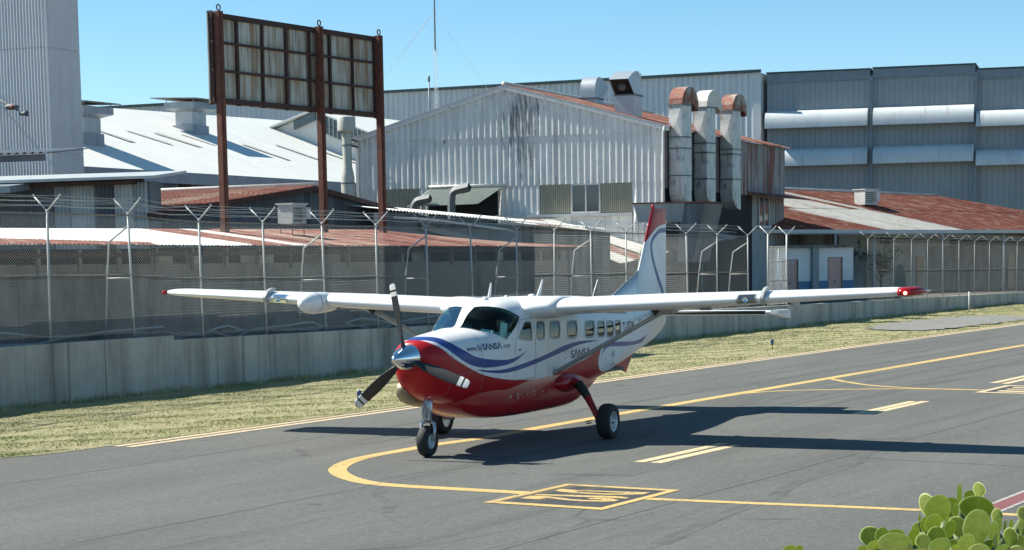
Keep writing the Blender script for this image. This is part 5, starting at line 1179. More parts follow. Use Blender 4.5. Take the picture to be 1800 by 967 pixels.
for sd in (1, -1):
    seam([(-1.98, 1.24), (-1.98, 1.90), (-2.30, 2.33), (-2.84, 2.36), (-2.84, 1.24), (-1.98, 1.24)], .010, sd)
    seam([(-.02, 1.05), (-.02, 2.08)], .010, sd); seam([(-.95, .95), (-.95, 2.12)], .008, sd); seam([(-.02, 1.45), (-.95, 1.50)], .008, sd)
    seam([(-6.26, 1.15), (-6.26, 2.30)], .008, sd); seam([(-5.72, 1.15), (-5.72, 2.30)], .010, sd); seam([(-3.40, 1.2), (-3.40, 2.3)], .006, sd)
    seam([(-7.42, 1.25), (-7.42, 2.35)], .006, sd)
    seam([(-2.12, 1.79), (-2.22, 1.795)], .035, sd, 'door_handle')
    seam([(-4.18, 1.62), (-4.18, 1.66)], .03, sd, 'static_port'); seam([(-4.18, 1.50), (-4.18, 1.55)], .03, sd, 'static_port')
# lettering on the side facing the camera
def lettering(txt, x0, z0, size, m_='ink', slope=0.0, stretch=1.0, name='lettering', bold=0.0):
    cu = bpy.data.curves.new('tmp', 'FONT'); cu.body = txt; cu.size = size; cu.offset = bold
    o = bpy.data.objects.new('tmp', cu); C.objects.link(o); bpy.context.view_layer.update()
    me = bpy.data.meshes.new_from_object(o); bpy.data.objects.remove(o); bpy.data.curves.remove(cu)
    bm = bmesh.new(); bm.from_mesh(me); bmesh.ops.triangulate(bm, faces=bm.faces[:])
    wd = max(v.co.x for v in bm.verts)
    for v in bm.verts:
        tx, ty = v.co.x*stretch, v.co.y; v.co = Vector(skin(x0-tx, z0+ty+slope*tx, 1, .006))
    bm.to_mesh(me); bm.free(); me.materials.append(M[m_])
    o = bpy.data.objects.new(name, me); C.objects.link(o); o.parent = fus; BASE[o.name] = BASE[fus.name]; return wd*stretch
wd = lettering('www.fly', -.50, 1.845, .145, 'ink', 0, 1.0); x_ = -.52-wd
wd2 = lettering('S\u039BNS\u039B', x_, 1.850, .150, 'ink', 0, 1.12, bold=.004); x_ -= wd2+.02
lettering('.com', x_, 1.855, .13, 'ink', 0, 1.0)
lettering('S\u039BNS\u039B', -4.45, 1.505, .235, 'ink', 0, 1.35, bold=.004)
lettering('regional', -4.46, 1.425, .06, 'greyink', 0, 1.2) if False else None
lettering('TI-BDM', -7.47, 1.905, .27, 'ink', 0, 1.15, 'registration', .003)
seam([(-8.90, 2.08), (-9.16, 2.08)], .03, 1, 'flag_stripe', 'ink'); seam([(-8.90, 2.02), (-9.16, 2.02)], .03, 1, 'flag_stripe', 'redlens'); seam([(-8.90, 1.96), (-9.16, 1.96)], .03, 1, 'flag_stripe', 'ink')
for k in range(7):   # small grey plant emblem on the oval aft panel
    a = R(20+k*24); c0 = np.array([-6.72, 1.40+.02*(k % 2)]); e = c0+np.array([-math.cos(a)*.16, math.sin(a)*.15]); mid = (c0+e)/2+np.array([.02, .03])
    seam([c0, mid, e], .022, 1, 'emblem', 'greyink')
seam([(-6.70, 1.22), (-6.72, 1.40)], .02, 1, 'emblem', 'greyink'); seam([(-6.60, 1.24), (-6.86, 1.27)], .018, 1, 'emblem', 'greyink')
# cargo pod
def loft(name, secs, m_, parent, n=36, ne=4.0, ang=None):
    b = MB(); vs = []
    for x, w_, zb, zt in secs:
        zc, h = (zb+zt)/2, (zt-zb)/2
        for j in range(n):
            a = 2*math.pi*j/n; c_, s_ = math.cos(a), math.sin(a)
            vs.append((x, w_*math.copysign(abs(c_)**(2/ne), c_), zc+h*math.copysign(abs(s_)**(2/ne), s_)))
    k = len(secs); fs = [(i*n+j, i*n+(j+1) % n, (i+1)*n+(j+1) % n, (i+1)*n+j) for i in range(k-1) for j in range(n)]
    b.add(vs, fs+[tuple(range(n))[::-1], tuple(range((k-1)*n, k*n))]); return b.build(name, m_, parent, smooth=True)
secs = np.array([(-.58, .22, .86, 1.10), (-.66, .38, .79, 1.25), (-.9, .52, .69, 1.38), (-1.4, .67, .58, 1.46), (-2.3, .785, .53, 1.50), (-3.6, .81, .52, 1.50), (-4.7, .80, .53, 1.50), (-5.3, .75, .62, 1.46), (-6.1, .62, .82, 1.42), (-6.8, .45, 1.0, 1.36), (-7.3, .25, 1.12, 1.30)])
pod = loft('cargo_pod', sm(secs.tolist(), 3), M['acred'], plane)
for i, x in enumerate((-1.75, -2.05, -2.45, -2.75, -3.15, -3.45, -4.9, -5.1)):
    for z in (.92, .98) if i % 2 else (.95,): MB().lathe([(0, .818), (.016, .816), (.016, .77)], 8, (x, 0, z), 'y').build('latch', M['gearsilver'], pod)
# nose: intakes, exhaust, light
for s in (1, -1):
    MB().lathe([(0, .06), (.06, .055), (.095, .03), (.105, -.08)], 16, (.435, s*.262, 1.80), 'x').build('air_intake', M['panelblack'], fus, True)
MB().tube([(.32, -.30, 1.26), (.22, -.34, 1.19), (.08, -.36, 1.12), (-.15, -.38, 1.06), (-.55, -.42, .98)], [.10, .15, .17, .17, .15], 16).build('exhaust_pipe', mk('scorched bronze', (.30, .24, .15), .45, .3), plane, True)
# wings
def afoil(n=18, t=.17, m=.022, p=.4):
    x = .5*(1-np.cos(np.linspace(0, math.pi, n))); yt = 5*t*(.2969*np.sqrt(x)-.126*x-.3516*x**2+.2843*x**3-.1036*x**4)
    yc = np.where(x < p, m/p**2*(2*p*x-x*x), m/(1-p)**2*((1-2*p)+2*p*x-x*x))
    up = list(zip(x, yc+yt)); lo = list(zip(x, yc-yt)); return up[::-1]+lo[1:-1]
def wloft(name, st, m_, parent, af=None, plane_='z', cap=True, ang=None):
    """stations (span, xLE, chord, zLE, thickness ratio)"""
    vs = []; n = None
    for y, xl, c_, zl, t in st:
        A = (af or afoil)(t=t); n = len(A)
        for x, z in A: vs.append((xl-x*c_, y, zl+z*c_-.035*x*c_) if plane_ == 'z' else (xl-x*c_, z*c_, y))
    k = len(st); fs = [(i*n+j, i*n+(j+1) % n, (i+1)*n+(j+1) % n, (i+1)*n+j) for i in range(k-1) for j in range(n)]
    if cap: fs += [tuple(range(n))[::-1], tuple(range((k-1)*n, k*n))]
    return MB().add(vs, fs).build(name, m_, parent, smooth=True) if ang is None else MB().add(vs, fs).build(name, m_, parent, ang=ang)
def zle(y): return 2.49+.043*abs(y)-.004*y
def xle(y): return -2.90-.045*max(0, abs(y)-3.1)
def chd(y): return 1.98 if abs(y) < 3.1 else 1.98-(abs(y)-3.1)*.165
for s in (1, -1):
    st = [(s*y, xle(y), chd(y), zle(s*y), .17-.005*y) for y in (.55, 1.2, 3.1, 4.7, 6.2, 7.45)]
    st += [(s*7.70, xle(7.7)-.03, 1.18, zle(s*7.7), .115), (s*7.84, xle(7.84)-.12, 1.0, zle(s*7.84)+.0, .10), (s*7.92, xle(7.9)-.28, .74, zle(s*7.9)+.0, .07), (s*7.95, xle(7.9)-.45, .45, zle(s*7.9), .04)]
    wing = wloft('wing', st, M['acwhite'], plane)
    wing['label'] = 'high white wing on the far side, carrying the radar pod' if s < 0 else 'high white wing nearest the camera with a red tip light'
    # root fairing
    wloft('root_fairing', [(s*.45, -2.62, 2.35, 2.50, .19), (s*.78, -2.70, 2.25, 2.50, .19), (s*1.05, -2.80, 2.12, 2.53, .185), (s*1.22, -2.893, 2.0, zle(s*1.2), .172)], M['acwhite'], wing)
    # red tip lens
    y0, y1 = (7.62, 7.97) if s > 0 else (7.80, 7.97)
    st2 = [(s*yy, xle(yy)+.022-o, .52 if s > 0 else .22, zle(s*yy)+.003, t_) for yy, o, t_ in ((y0, 0, .31 if s > 0 else .42), (y0+.12 if s > 0 else 7.86, .02 if s > 0 else .10, .31), (7.86 if s > 0 else 7.92, .1, .30), (7.94 if s > 0 else 7.95, .24, .26), (y1+.02, .46, .10))]
    lens = wloft('tip_light', st2, M['redlens'], wing)
    if s > 0:
        em = NG('lit bulb'); em.b.inputs['Emission Color'].default_value = (1, .25, .15, 1); em.b.inputs['Emission Strength'].default_value = 6; em.col((.8, .1, .08))
        MB().lathe([(0, -.03), (.03, -.01), (.03, .01), (0, .03)], 8, (xle(7.7)+.02, 7.76, zle(7.76)-.015), 'x').build('bulb', em.mat, wing, True)
    # landing light recess and wing fence
    A = afoil(t=.15); yl0, yl1 = 4.72, 5.10
    nose = [q for q in A if q[0] < .11]
    def nosestrip(ya, yb, off, name, m_, par, lim=.11):
        nz = [q for q in afoil(n=40, t=.15) if q[0] < lim]; vs = []
        for yy in (ya, yb):
            for x, z in nz: 
                r_ = math.hypot(x-.05, z); k = 1+off/(r_*chd(yy)+.02); vs.append((xle(yy)-(.05+(x-.05)*k)*chd(yy), s*yy, zle(s*yy)+z*k*chd(yy)-.035*x*chd(yy)))
        n_ = len(nz); return MB().add(vs, [(i, i+1, n_+i+1, n_+i) for i in range(n_-1)]).build(name, m_, par, True)
    nosestrip(yl0, yl1, .004, 'landing_light', M['strutgrey'], wing, .075)
    nosestrip(yl0+.03, yl1-.03, .010, 'light_cover', M['clear'], wing, .075)
    MB().lathe([(0, .0), (.045, .008), (.055, .03)], 14, (xle(4.9)+.010, s*4.91, zle(s*4.95)-.005), 'x').build('reflector', M['chrome'], wing, True)
    nz = [q for q in afoil(n=44, t=.15) if q[0] < .20 and (q[1] > 0 or q[0] < .07)]; vs = []
    yf = 5.22; cf = chd(yf)
    for dy in (-.03, .03):
        for x, z in nz:
            vs.append((xle(yf)-x*cf, s*(yf+dy), zle(s*yf)+z*cf))
        for x, z in nz:
            g_ = .085*min(1, (.20-x)/.06+.35); dx, dz = (x-.12), z*1.0; l_ = math.hypot(dx, dz)+1e-6
            vs.append((xle(yf)-(x+dx/l_*g_/cf)*cf, s*(yf+dy), zle(s*yf)+(z+dz/l_*g_/cf)*cf))
    n_ = len(nz); fs = []
    for o_ in (0, 2*n_): fs += [(o_+i, o_+i+1, o_+n_+i+1, o_+n_+i) for i in range(n_-1)]
    fs += [(n_+i, n_+i+1, 3*n_+i+1, 3*n_+i) for i in range(n_-1)]+[(0, n_, 3*n_, 2*n_), (n_-1, 2*n_-1, 4*n_-1, 3*n_-1)]
    MB().add(vs, fs).build('wing_fence', M['strutgrey'], wing)
    # flap track fairings, aileron line
    for yy in (1.75, 3.55, 5.35):
        MB().hexa([(xle(yy)-1.25, s*yy-.03, zle(s*yy)-.16), (xle(yy)-chd(yy)-.12, s*yy-.03, zle(s*yy)-.20), (xle(yy)-chd(yy)-.12, s*yy+.03, zle(s*yy)-.20), (xle(yy)-1.25, s*yy+.03, zle(s*yy)-.16)],
                  [(xle(yy)-1.25, s*yy-.03, zle(s*yy)-.08), (xle(yy)-chd(yy)-.05, s*yy-.03, zle(s*yy)-.07), (xle(yy)-chd(yy)-.05, s*yy+.03, zle(s*yy)-.07), (xle(yy)-1.25, s*yy+.03, zle(s*yy)-.08)]).build('flap_track', M['strutgrey'], wing)
    MB().box((xle(3.9)-.7, min(s*3.85, s*4.02), zle(s*3.9)-.17), (xle(3.9)-.55, max(s*3.85, s*4.02), zle(s*3.9)-.10)).build('fuel_drain', M['line'], wing)
    # strut
    p0, p1 = V3((-3.72, s*.78, 1.26)), V3((-3.62, s*3.18, zle(s*3.18)-.12)); b = MB(); vs = []; dd = p1-p0; dd /= np.linalg.norm(dd); ax = np.array([1., 0, 0]); ay = np.cross(dd, ax)
    for f in (0, .04, .08, .92, 1.0):
        c_ = .10 if 0 < f < 1 else .13
        for j in range(14):
            a = 2*math.pi*j/14; vs.append(p0+(p1-p0)*f+ax*c_*math.cos(a)+ay*.042*math.sin(a))
    b.add(vs, [(i*14+j, i*14+(j+1) % 14, (i+1)*14+(j+1) % 14, (i+1)*14+j) for i in range(4) for j in range(14)]); so_ = b.build('wing_strut', M['strutgrey'], plane, True)
    MB().hexa([(-3.55, s*3.05-.04, zle(s*3.1)-.22), (-3.72, s*3.05-.04, zle(s*3.1)-.22), (-3.72, s*3.25+.04, zle(s*3.1)-.2), (-3.55, s*3.25+.04, zle(s*3.1)-.2)],
              [(-3.40, s*2.95-.06, zle(s*3.1)-.09), (-3.85, s*2.95-.06, zle(s*3.1)-.10), (-3.85, s*3.32+.06, zle(s*3.1)-.10), (-3.40, s*3.32+.06, zle(s*3.1)-.09)]).build('strut_cuff', M['strutgrey'], so_)
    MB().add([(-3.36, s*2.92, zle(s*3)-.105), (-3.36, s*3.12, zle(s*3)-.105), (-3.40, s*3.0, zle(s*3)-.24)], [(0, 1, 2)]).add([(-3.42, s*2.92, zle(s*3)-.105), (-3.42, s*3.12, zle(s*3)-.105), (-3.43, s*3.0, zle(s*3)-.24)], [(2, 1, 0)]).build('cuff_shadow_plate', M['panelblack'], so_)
    # main gear
    MB().lathe([(0, .55), (.09, .48), (.16, .28), (.19, 0), (.16, -.32), (.08, -.55), (0, -.62)], 18, (-4.28, s*.80, 1.05), 'x').build('leg_fairing', M['acred'], plane, True)
    lp = sm([(-4.28, s*.78, 1.08), (-4.24, s*1.02, 1.05), (-4.14, s*1.24, .88), (-4.04, s*1.42, .66), (-3.97, s*1.60, .38)], 4)
    leg = MB().tube(lp, list(np.linspace(.105, .055, len(lp))), 12).build('main_gear_leg', M['acred'], plane, True)
    MB().tube(lp[5:11], list(np.linspace(.10, .078, 6)), 12).build('leg_boot', M['panelblack'], leg, True)
    MB().tube([(-3.97, s*1.55, .345), (-3.97, s*1.92, .345)], .05, 10).build('axle', M['gearsilver'], leg, True)
    MB().lathe([(.20, -.125), (.27, -.132), (.315, -.115), (.335, -.07), (.342, 0), (.335, .07), (.315, .115), (.27, .132), (.20, .125)], 36, (-3.97, s*1.80, .342), 'y').build('tyre', M['rubber'], leg, True)
    MB().lathe([(0, s*.07), (.06, s*.08), (.07, s*.045), (.13, s*.04), (.165, s*.10), (.20, s*.118), (.20, -s*.11), (0, -s*.09)], 28, (-3.97, s*1.80, .342), 'y').build('rim', M['rim'], leg, ang=35)
    MB().tube([(-3.86, s*1.50, .36), (-3.80, s*1.42, .33), (-3.76, s*1.46, .30), (-3.83, s*1.52, .32)], .012, 6).build('tie_down_ring', M['panelblack'], leg, True)
# radar pod under the far wing
MB().lathe([(0, .62), (.07, .60), (.14, .53), (.19, .40), (.215, .22), (.215, 0), (.20, -.35), (.14, -.8), (.05, -1.15), (0, -1.2)], 24, (xle(4.0)-.02, -4.0, zle(-4.0)-.03), 'x').build('radar_pod', M['acwhite'], plane, True)
MB().lathe([(.218, .17), (.220, .17), (.220, .155), (.218, .155)], 24, (xle(4.0)-.02, -4.0, zle(-4.0)-.03), 'x').build('radar_pod_seam', M['line'], plane)
# tail
sym = lambda t: afoil(t=t, m=0.0001)
FINRED = [(-9.9, 3.45)]+sm([(-10.30, 3.62), (-10.44, 3.76), (-10.79, 3.97), (-11.2, 4.12), (-11.9, 4.19)])+[(-11.9, 5.2), (-9.9, 5.2)]
fb = smooth_pts([(-11.9, 4.03), (-11.5, 4.03), (-11.18, 4.0), (-10.79, 3.83), (-10.68, 3.63), (-10.78, 3.33), (-11.05, 2.99), (-11.4, 2.67), (-11.58, 2.40)], 5)
wdt = np.interp(np.arange(len(fb)), [0, len(fb)*.4, len(fb)*.6, len(fb)-1], [.055, .045, .06, .10])
nrm_ = np.array([(lambda t: np.array([-t[1], t[0]])/np.linalg.norm(t))(fb[min(i+1, len(fb)-1)]-fb[max(i-1, 0)]) for i in range(len(fb))])
FINBL = [tuple(fb[i]+nrm_[i]*wdt[i]) for i in range(len(fb))]+[tuple(fb[i]-nrm_[i]*wdt[i]) for i in range(len(fb)-1, -1, -1)]
def fin_part(name, f0, f1, tk):
    vs = []; nz_, nc = 60, 40
    for i in range(nz_+1):
        z = 2.25+(4.52-2.25)*i/nz_; xl = -9.52-(z-2.25)*.608; xt = -11.76-.012*(z-2.25); c_ = xl-xt
        for sgn in (1, -1):
            for j in range(nc+1):
                f = f0+(f1-f0)*j/nc; t = .095 if z < 4.45 else .06
                y = 5*t*(.2969*math.sqrt(f)-.126*f-.3516*f*f+.2843*f**3-.1036*f**4)*c_
                if f > .6 and f0 > .5: y *= 1.0
                vs.append((xl-f*c_, sgn*y, z))
    q = 2*(nc+1); fs = []
    for i in range(nz_):
        for sgn in (0, 1):
            o = sgn*(nc+1)
            for j in range(nc): fs.append((i*q+o+j, i*q+o+j+1, (i+1)*q+o+j+1, (i+1)*q+o+j))
        for j in (0, nc): fs.append((i*q+j, i*q+nc+1+j, (i+1)*q+nc+1+j, (i+1)*q+j))
    o = nz_*q; fs += [(o+j, o+j+1, o+nc+1+j+1, o+nc+1+j) for j in range(nc)]
    ob = MB().add(vs, fs).build(name, M['livery'], plane, ang=50); X = np.array(vs)
    setattr_f(ob.data, 'sd_red', sdpoly(FINRED, X[:, 0], X[:, 2])); setattr_f(ob.data, 'sd_blue', sdpoly(FINBL, X[:, 0], X[:, 2])); return ob
fin = fin_part('tail_fin', .0, .62, 0); fin_part('rudder', .628, .985, 0)
b = MB(); vs = []
for i in range(13):
    f = i/12; x = -8.35-f*1.85; zt = 2.575+f*.62; zb = 2.38
    vs += [(x, -.10-.0*f, zb), (x, -.035, (zb+zt)/2+.02), (x, 0, zt), (x, .035, (zb+zt)/2+.02), (x, .10, zb)]
b.add(vs, [(i*5+j, i*5+j+1, i*5+5+j+1, i*5+5+j) for i in range(12) for j in range(4)]); b.build('dorsal_fin', M['acwhite'], plane, True)
MB().lathe([(0, 4.50), (.035, 4.51), (.04, 4.56), (.025, 4.60), (0, 4.61)], 12, (-10.96, 0, 0)).build('tail_beacon', M['redlens'], fin, True)
for s in (1, -1):
    st = [(s*y, -10.05-.085*y, 1.40-.145*y, 2.20+.0*y, .10) for y in (.05, .8, 1.6, 2.4, 3.0)]+[(s*3.1, -10.36, .86, 2.20, .07), (s*3.14, -10.45, .7, 2.20, .03)]
    sb = wloft('tail_plane', st, M['acwhite'], plane, sym)
    MB().box((-10.28, min(s*.6, s*2.7), 2.185), (-10.04-.085*.6+.02, max(s*.6, s*2.7), 2.215)).build('deice_boot', M['panelblack'], sb) if False else None
    wloft('deice_boot', [(s*y, -10.05-.085*y+.006, .16, 2.20, .46) for y in (.35, 1.6, 2.85)], M['panelblack'], sb, sym)
    MB().hexa([(-10.30, s*3.0-.02, 2.17), (-11.25, s*3.0-.02, 2.05), (-11.25, s*3.12+.02, 2.05), (-10.30, s*3.12+.02, 2.17)], [(-10.30, s*3.0-.02, 2.25), (-11.2, s*3.0-.02, 2.24), (-11.2, s*3.12+.02, 2.24), (-10.30, s*3.12+.02, 2.25)]).build('elevator_horn', M['acwhite'], sb)
MB().hexa([(-8.3, -.015, 1.16), (-9.25, -.015, .93), (-9.25, .015, .93), (-8.3, .015, 1.16)], [(-8.3, -.03, 1.30), (-9.75, -.03, 1.46), (-9.75, .03, 1.46), (-8.3, .03, 1.30)]).build('ventral_fin', M['acred'], plane)
# antennas and domes on the roof
def blade_ant(x, h, c_, rake): MB().hexa([(x+c_/2, -.012, 2.70), (x-c_/2, -.012, 2.70), (x-c_/2, .012, 2.70), (x+c_/2, .012, 2.70)], [(x+.02-rake, -.005, 2.72+h), (x-.02-rake, -.005, 2.72+h), (x-.02-rake, .005, 2.72+h), (x+.02-rake, .005, 2.72+h)]).build('antenna', M['acwhite'], plane)
blade_ant(-2.55, .30, .13, .10); blade_ant(-4.75, .32, .16, .22)
MB().tube([(-7.45, 0, 2.6), (-7.75, 0, 2.98)], .012, 6).build('antenna', M['acwhite'], plane, True)
for x, r_ in ((-2.15, .07), (-3.05, .06), (-4.2, .09)): MB().lathe([(0, .05), (r_*.6, .04), (r_, 0), (r_, -.04)], 12, (x, .12, 2.725)).build('roof_dome', M['acwhite'], plane, True)
# propeller
HX, HZ = .74, 1.787
prop = MB().lathe([(0, 1.165), (.035, 1.15), (.085, 1.09), (.14, .98), (.185, .86), (.215, .74), (.232, .62), (.235, .545), (0, .545)], 40, (0, 0, HZ), 'x').build('propeller_spinner', M['chrome'], plane, ang=50)
rs = [.16, .24, .30, .42, .60, .80, 1.0, 1.09, 1.13, 1.165, 1.20, 1.235, 1.27, 1.30, 1.315]
cs = [.09, .10, .13, .17, .20, .205, .19, .18, .178, .174, .17, .163, .15, .11, .05]
tk = [.09, .085, .06, .042, .032, .026, .022, .02, .02, .02, .02, .018, .016, .012, .006]
tw = [60, 58, 54, 46, 36, 29, 24, 22, 21, 21, 20, 20, 19, 19, 19]
vs = []; n_ = 12
for r_, c_, t_, w_ in zip(rs, cs, tk, tw):
    for j in range(n_):
        a = 2*math.pi*j/n_; u, v = c_/2*math.cos(a), t_/2*math.sin(a); cw, sw = math.cos(R(w_)), math.sin(R(w_))
        vs.append((u*sw-v*cw*-1, u*cw+v*sw*-1, r_))
fs = []; ms = []
for i in range(len(rs)-1):
    for j in range(n_): fs.append((i*n_+j, i*n_+(j+1) % n_, (i+1)*n_+(j+1) % n_, (i+1)*n_+j)); ms.append(1 if i in (7, 8, 10, 11, 12) else 0)
fs.append(tuple(range((len(rs)-1)*n_, len(rs)*n_))); ms.append(0)
b = MB(); b.add(vs, fs); b.m = ms; bme = b.mesh('propeller_blade', [M['blade'], M['bladewhite']], True)
for k in range(3):
    a = .178+k*2*math.pi/3; o = bpy.data.objects.new('propeller_blade', bme); C.objects.link(o); o.parent = prop; o.location = (HX, 0, HZ); o.rotation_euler = (a, 0, 0)
    BASE[o.name] = BASE[prop.name]
# nose gear
ng = MB().tube([(-.05, 0, .60), (-.06, 0, 1.10)], .062, 14).build('nose_gear_leg', M['gearsilver'], plane, True)
MB().lathe([(.085, .82), (.085, 1.02), (.07, 1.04)], 14, (-.055, 0, 0)).build('steering_collar', M['gearsilver'], ng, True)
for s in (1, -1): MB().tube([(-.05, s*.03, .63), (-.045, s*.125, .60), (-.02, s*.135, .46), (0, s*.135, .285)], [.035, .034, .03, .028], 8).build('fork_arm', M['gearsilver'], ng, True)
MB().box((.01, -.07, .66), (.055, .07, .92)).build('torque_plate', M['gearsilver'], ng)
MB().beam((.05, 0, .66), (.14, 0, .78), .05, .03).beam((.14, 0, .78), (.04, 0, .93), .05, .03).build('torque_link', M['gearsilver'], ng)
MB().lathe([(.13, -.085), (.21, -.098), (.255, -.085), (.275, -.045), (.28, 0), (.275, .045), (.255, .085), (.21, .098), (.13, .085)], 32, (0, 0, .28), 'y').build('tyre', M['rubber'], ng, True)
for s in (1, -1): MB().lathe([(0, s*.075), (.035, s*.08), (.045, s*.045), (.09, s*.04), (.115, s*.078), (.132, s*.085), (.132, s*.03)], 24, (0, 0, .28), 'y').build('rim', M['rim'], ng, ang=35)
MB().tube([(0, -.15, .28), (0, .15, .28)], .022, 8).build('axle', M['gearsilver'], ng, True)
for z, y in ((1.13, .10), (1.22, .02)): MB().box((.165, y, z-.06), (.18, y+.075, z+.05)).build('placard', M['paper'], fus)
# cabin
MB().box((-7.5, -.68, 1.10), (-1.4, .68, 1.16)).build('cabin_floor', M['seat'], plane)
MB().hexa([(-1.62, -.62, 1.3), (-1.40, -.60, 1.3), (-1.40, .60, 1.3), (-1.62, .62, 1.3)], [(-1.72, -.62, 2.02), (-1.30, -.50, 2.10), (-1.30, .50, 2.10), (-1.72, .62, 2.02)]).build('instrument_panel', M['panelblack'], plane)
b = MB(); b.hexa([(.22, -.23, .30), (.25, .23, .30)][:0] or [(.24, -.23, .28), (.24, .23, .28), (-.22, .22, .28), (-.22, -.22, .28)], [(.24, -.22, .42), (.24, .22, .42), (-.22, .21, .40), (-.22, -.21, .40)])
b.hexa([(-.12, -.22, .36), (-.12, .22, .36), (-.24, .22, .36), (-.24, -.22, .36)], [(-.25, -.20, .92), (-.25, .20, .92), (-.34, .20, .92), (-.34, -.20, .92)])
b.hexa([(-.26, -.12, .93), (-.26, .12, .93), (-.34, .12, .93), (-.34, -.12, .93)], [(-.29, -.11, 1.12), (-.29, .11, 1.12), (-.36, .11, 1.12), (-.36, -.11, 1.12)])
b.box((-.18, -.15, .0), (.18, .15, .28)); SEAT = b.mesh('cabin_seat', M['seat'])
for x in (-2.15, -3.15, -4.0, -4.85, -5.7, -6.5):
    for y in (-.42, .42):
        o = bpy.data.objects.new('cabin_seat', SEAT); C.objects.link(o); o.parent = plane; o.location = (x, y, 1.14); BASE[o.name] = (0, 0, 0)
MB().slab((-1.58, .26, 2.07), (-1.62, .52, 2.03), (-1.75, .50, 2.16), (-1.70, .25, 2.2), .004).build('dash_card', M['paper'], plane)
MB().slab((-1.75, .60, 2.02), (-1.90, .66, 1.98), (-2.05, .62, 2.28), (-1.90, .56, 2.32), .004).build('sun_visor', M['paper'], plane)
MB().box((-1.62, -.55, 2.10), (-1.60, -.47, 2.2)).build('dash_card', M['paper'], plane)
# pilot in the seat nearest the camera
def pilot():
    J = {'pel': (-2.15, .42, 1.56, .15), 'bel': (-2.20, .42, 1.74, .145), 'che': (-2.24, .42, 1.94, .165), 'nek': (-2.23, .42, 2.12, .062), 'hd1': (-2.19, .42, 2.24, .092), 'hd2': (-2.19, .42, 2.34, .090), 'hd3': (-2.20, .42, 2.41, .05),
         'lsh': (-2.23, .62, 2.05, .07), 'lel': (-2.06, .66, 1.80, .05), 'lwr': (-1.86, .56, 1.83, .035), 'lha': (-1.78, .53, 1.86, .035), 'rsh': (-2.23, .22, 2.05, .07), 'rel': (-2.06, .18, 1.80, .05), 'rwr': (-1.86, .30, 1.83, .035), 'rha': (-1.78, .33, 1.86, .035),
         'lhp': (-2.10, .52, 1.56, .10), 'lkn': (-1.80, .54, 1.60, .07), 'lft': (-1.70, .54, 1.24, .05), 'rhp': (-2.10, .32, 1.56, .10), 'rkn': (-1.80, .30, 1.60, .07), 'rft': (-1.70, .30, 1.24, .05), 'nose': (-2.085, .42, 2.27, .018)}
    E = [('pel', 'bel'), ('bel', 'che'), ('che', 'nek'), ('nek', 'hd1'), ('hd1', 'hd2'), ('hd2', 'hd3'), ('che', 'lsh'), ('lsh', 'lel'), ('lel', 'lwr'), ('lwr', 'lha'), ('che', 'rsh'), ('rsh', 'rel'), ('rel', 'rwr'), ('rwr', 'rha'),
         ('pel', 'lhp'), ('lhp', 'lkn'), ('lkn', 'lft'), ('pel', 'rhp'), ('rhp', 'rkn'), ('rkn', 'rft'), ('hd1', 'nose')]
    K = list(J); me = bpy.data.meshes.new('person'); base = (-2.15, .42, 1.14)
    me.from_pydata([tuple(J[k][i]-base[i] for i in range(3)) for k in K], [(K.index(a), K.index(c)) for a, c in E], [])
    o = bpy.data.objects.new('person', me); C.objects.link(o); o.location = fw('P', base); o.rotation_euler = (0, 0, FR['P'][2])
    m = o.modifiers.new('skin', 'SKIN'); m.use_smooth_shade = True
    for i, k in enumerate(K): me.skin_vertices[0].data[i].radius = (J[k][3], J[k][3])
    me.skin_vertices[0].data[0].use_root = True
    o.modifiers.new('sub', 'SUBSURF').render_levels = 2
    g = NG('pilot'); sep = g.new('ShaderNodeSeparateXYZ'); g.link(g.coord(), sep.inputs[0])
    c = g.mix(g.math('GREATER_THAN', sep.outputs[2], .97), (.55, .57, .60), (.25, .15, .10)); c = g.mix(g.math('LESS_THAN', sep.outputs[2], .50), c, (.03, .035, .05)); c = g.mix(g.math('GREATER_THAN', sep.outputs[2], 1.20), c, (.03, .025, .02))
    g.col(c); g.set(.7); me.materials.append(g.mat)
    o['label'] = 'pilot in a white shirt seated behind the airplane windshield'; o['category'] = 'person'
    bpy.context.view_layer.update()
pilot()

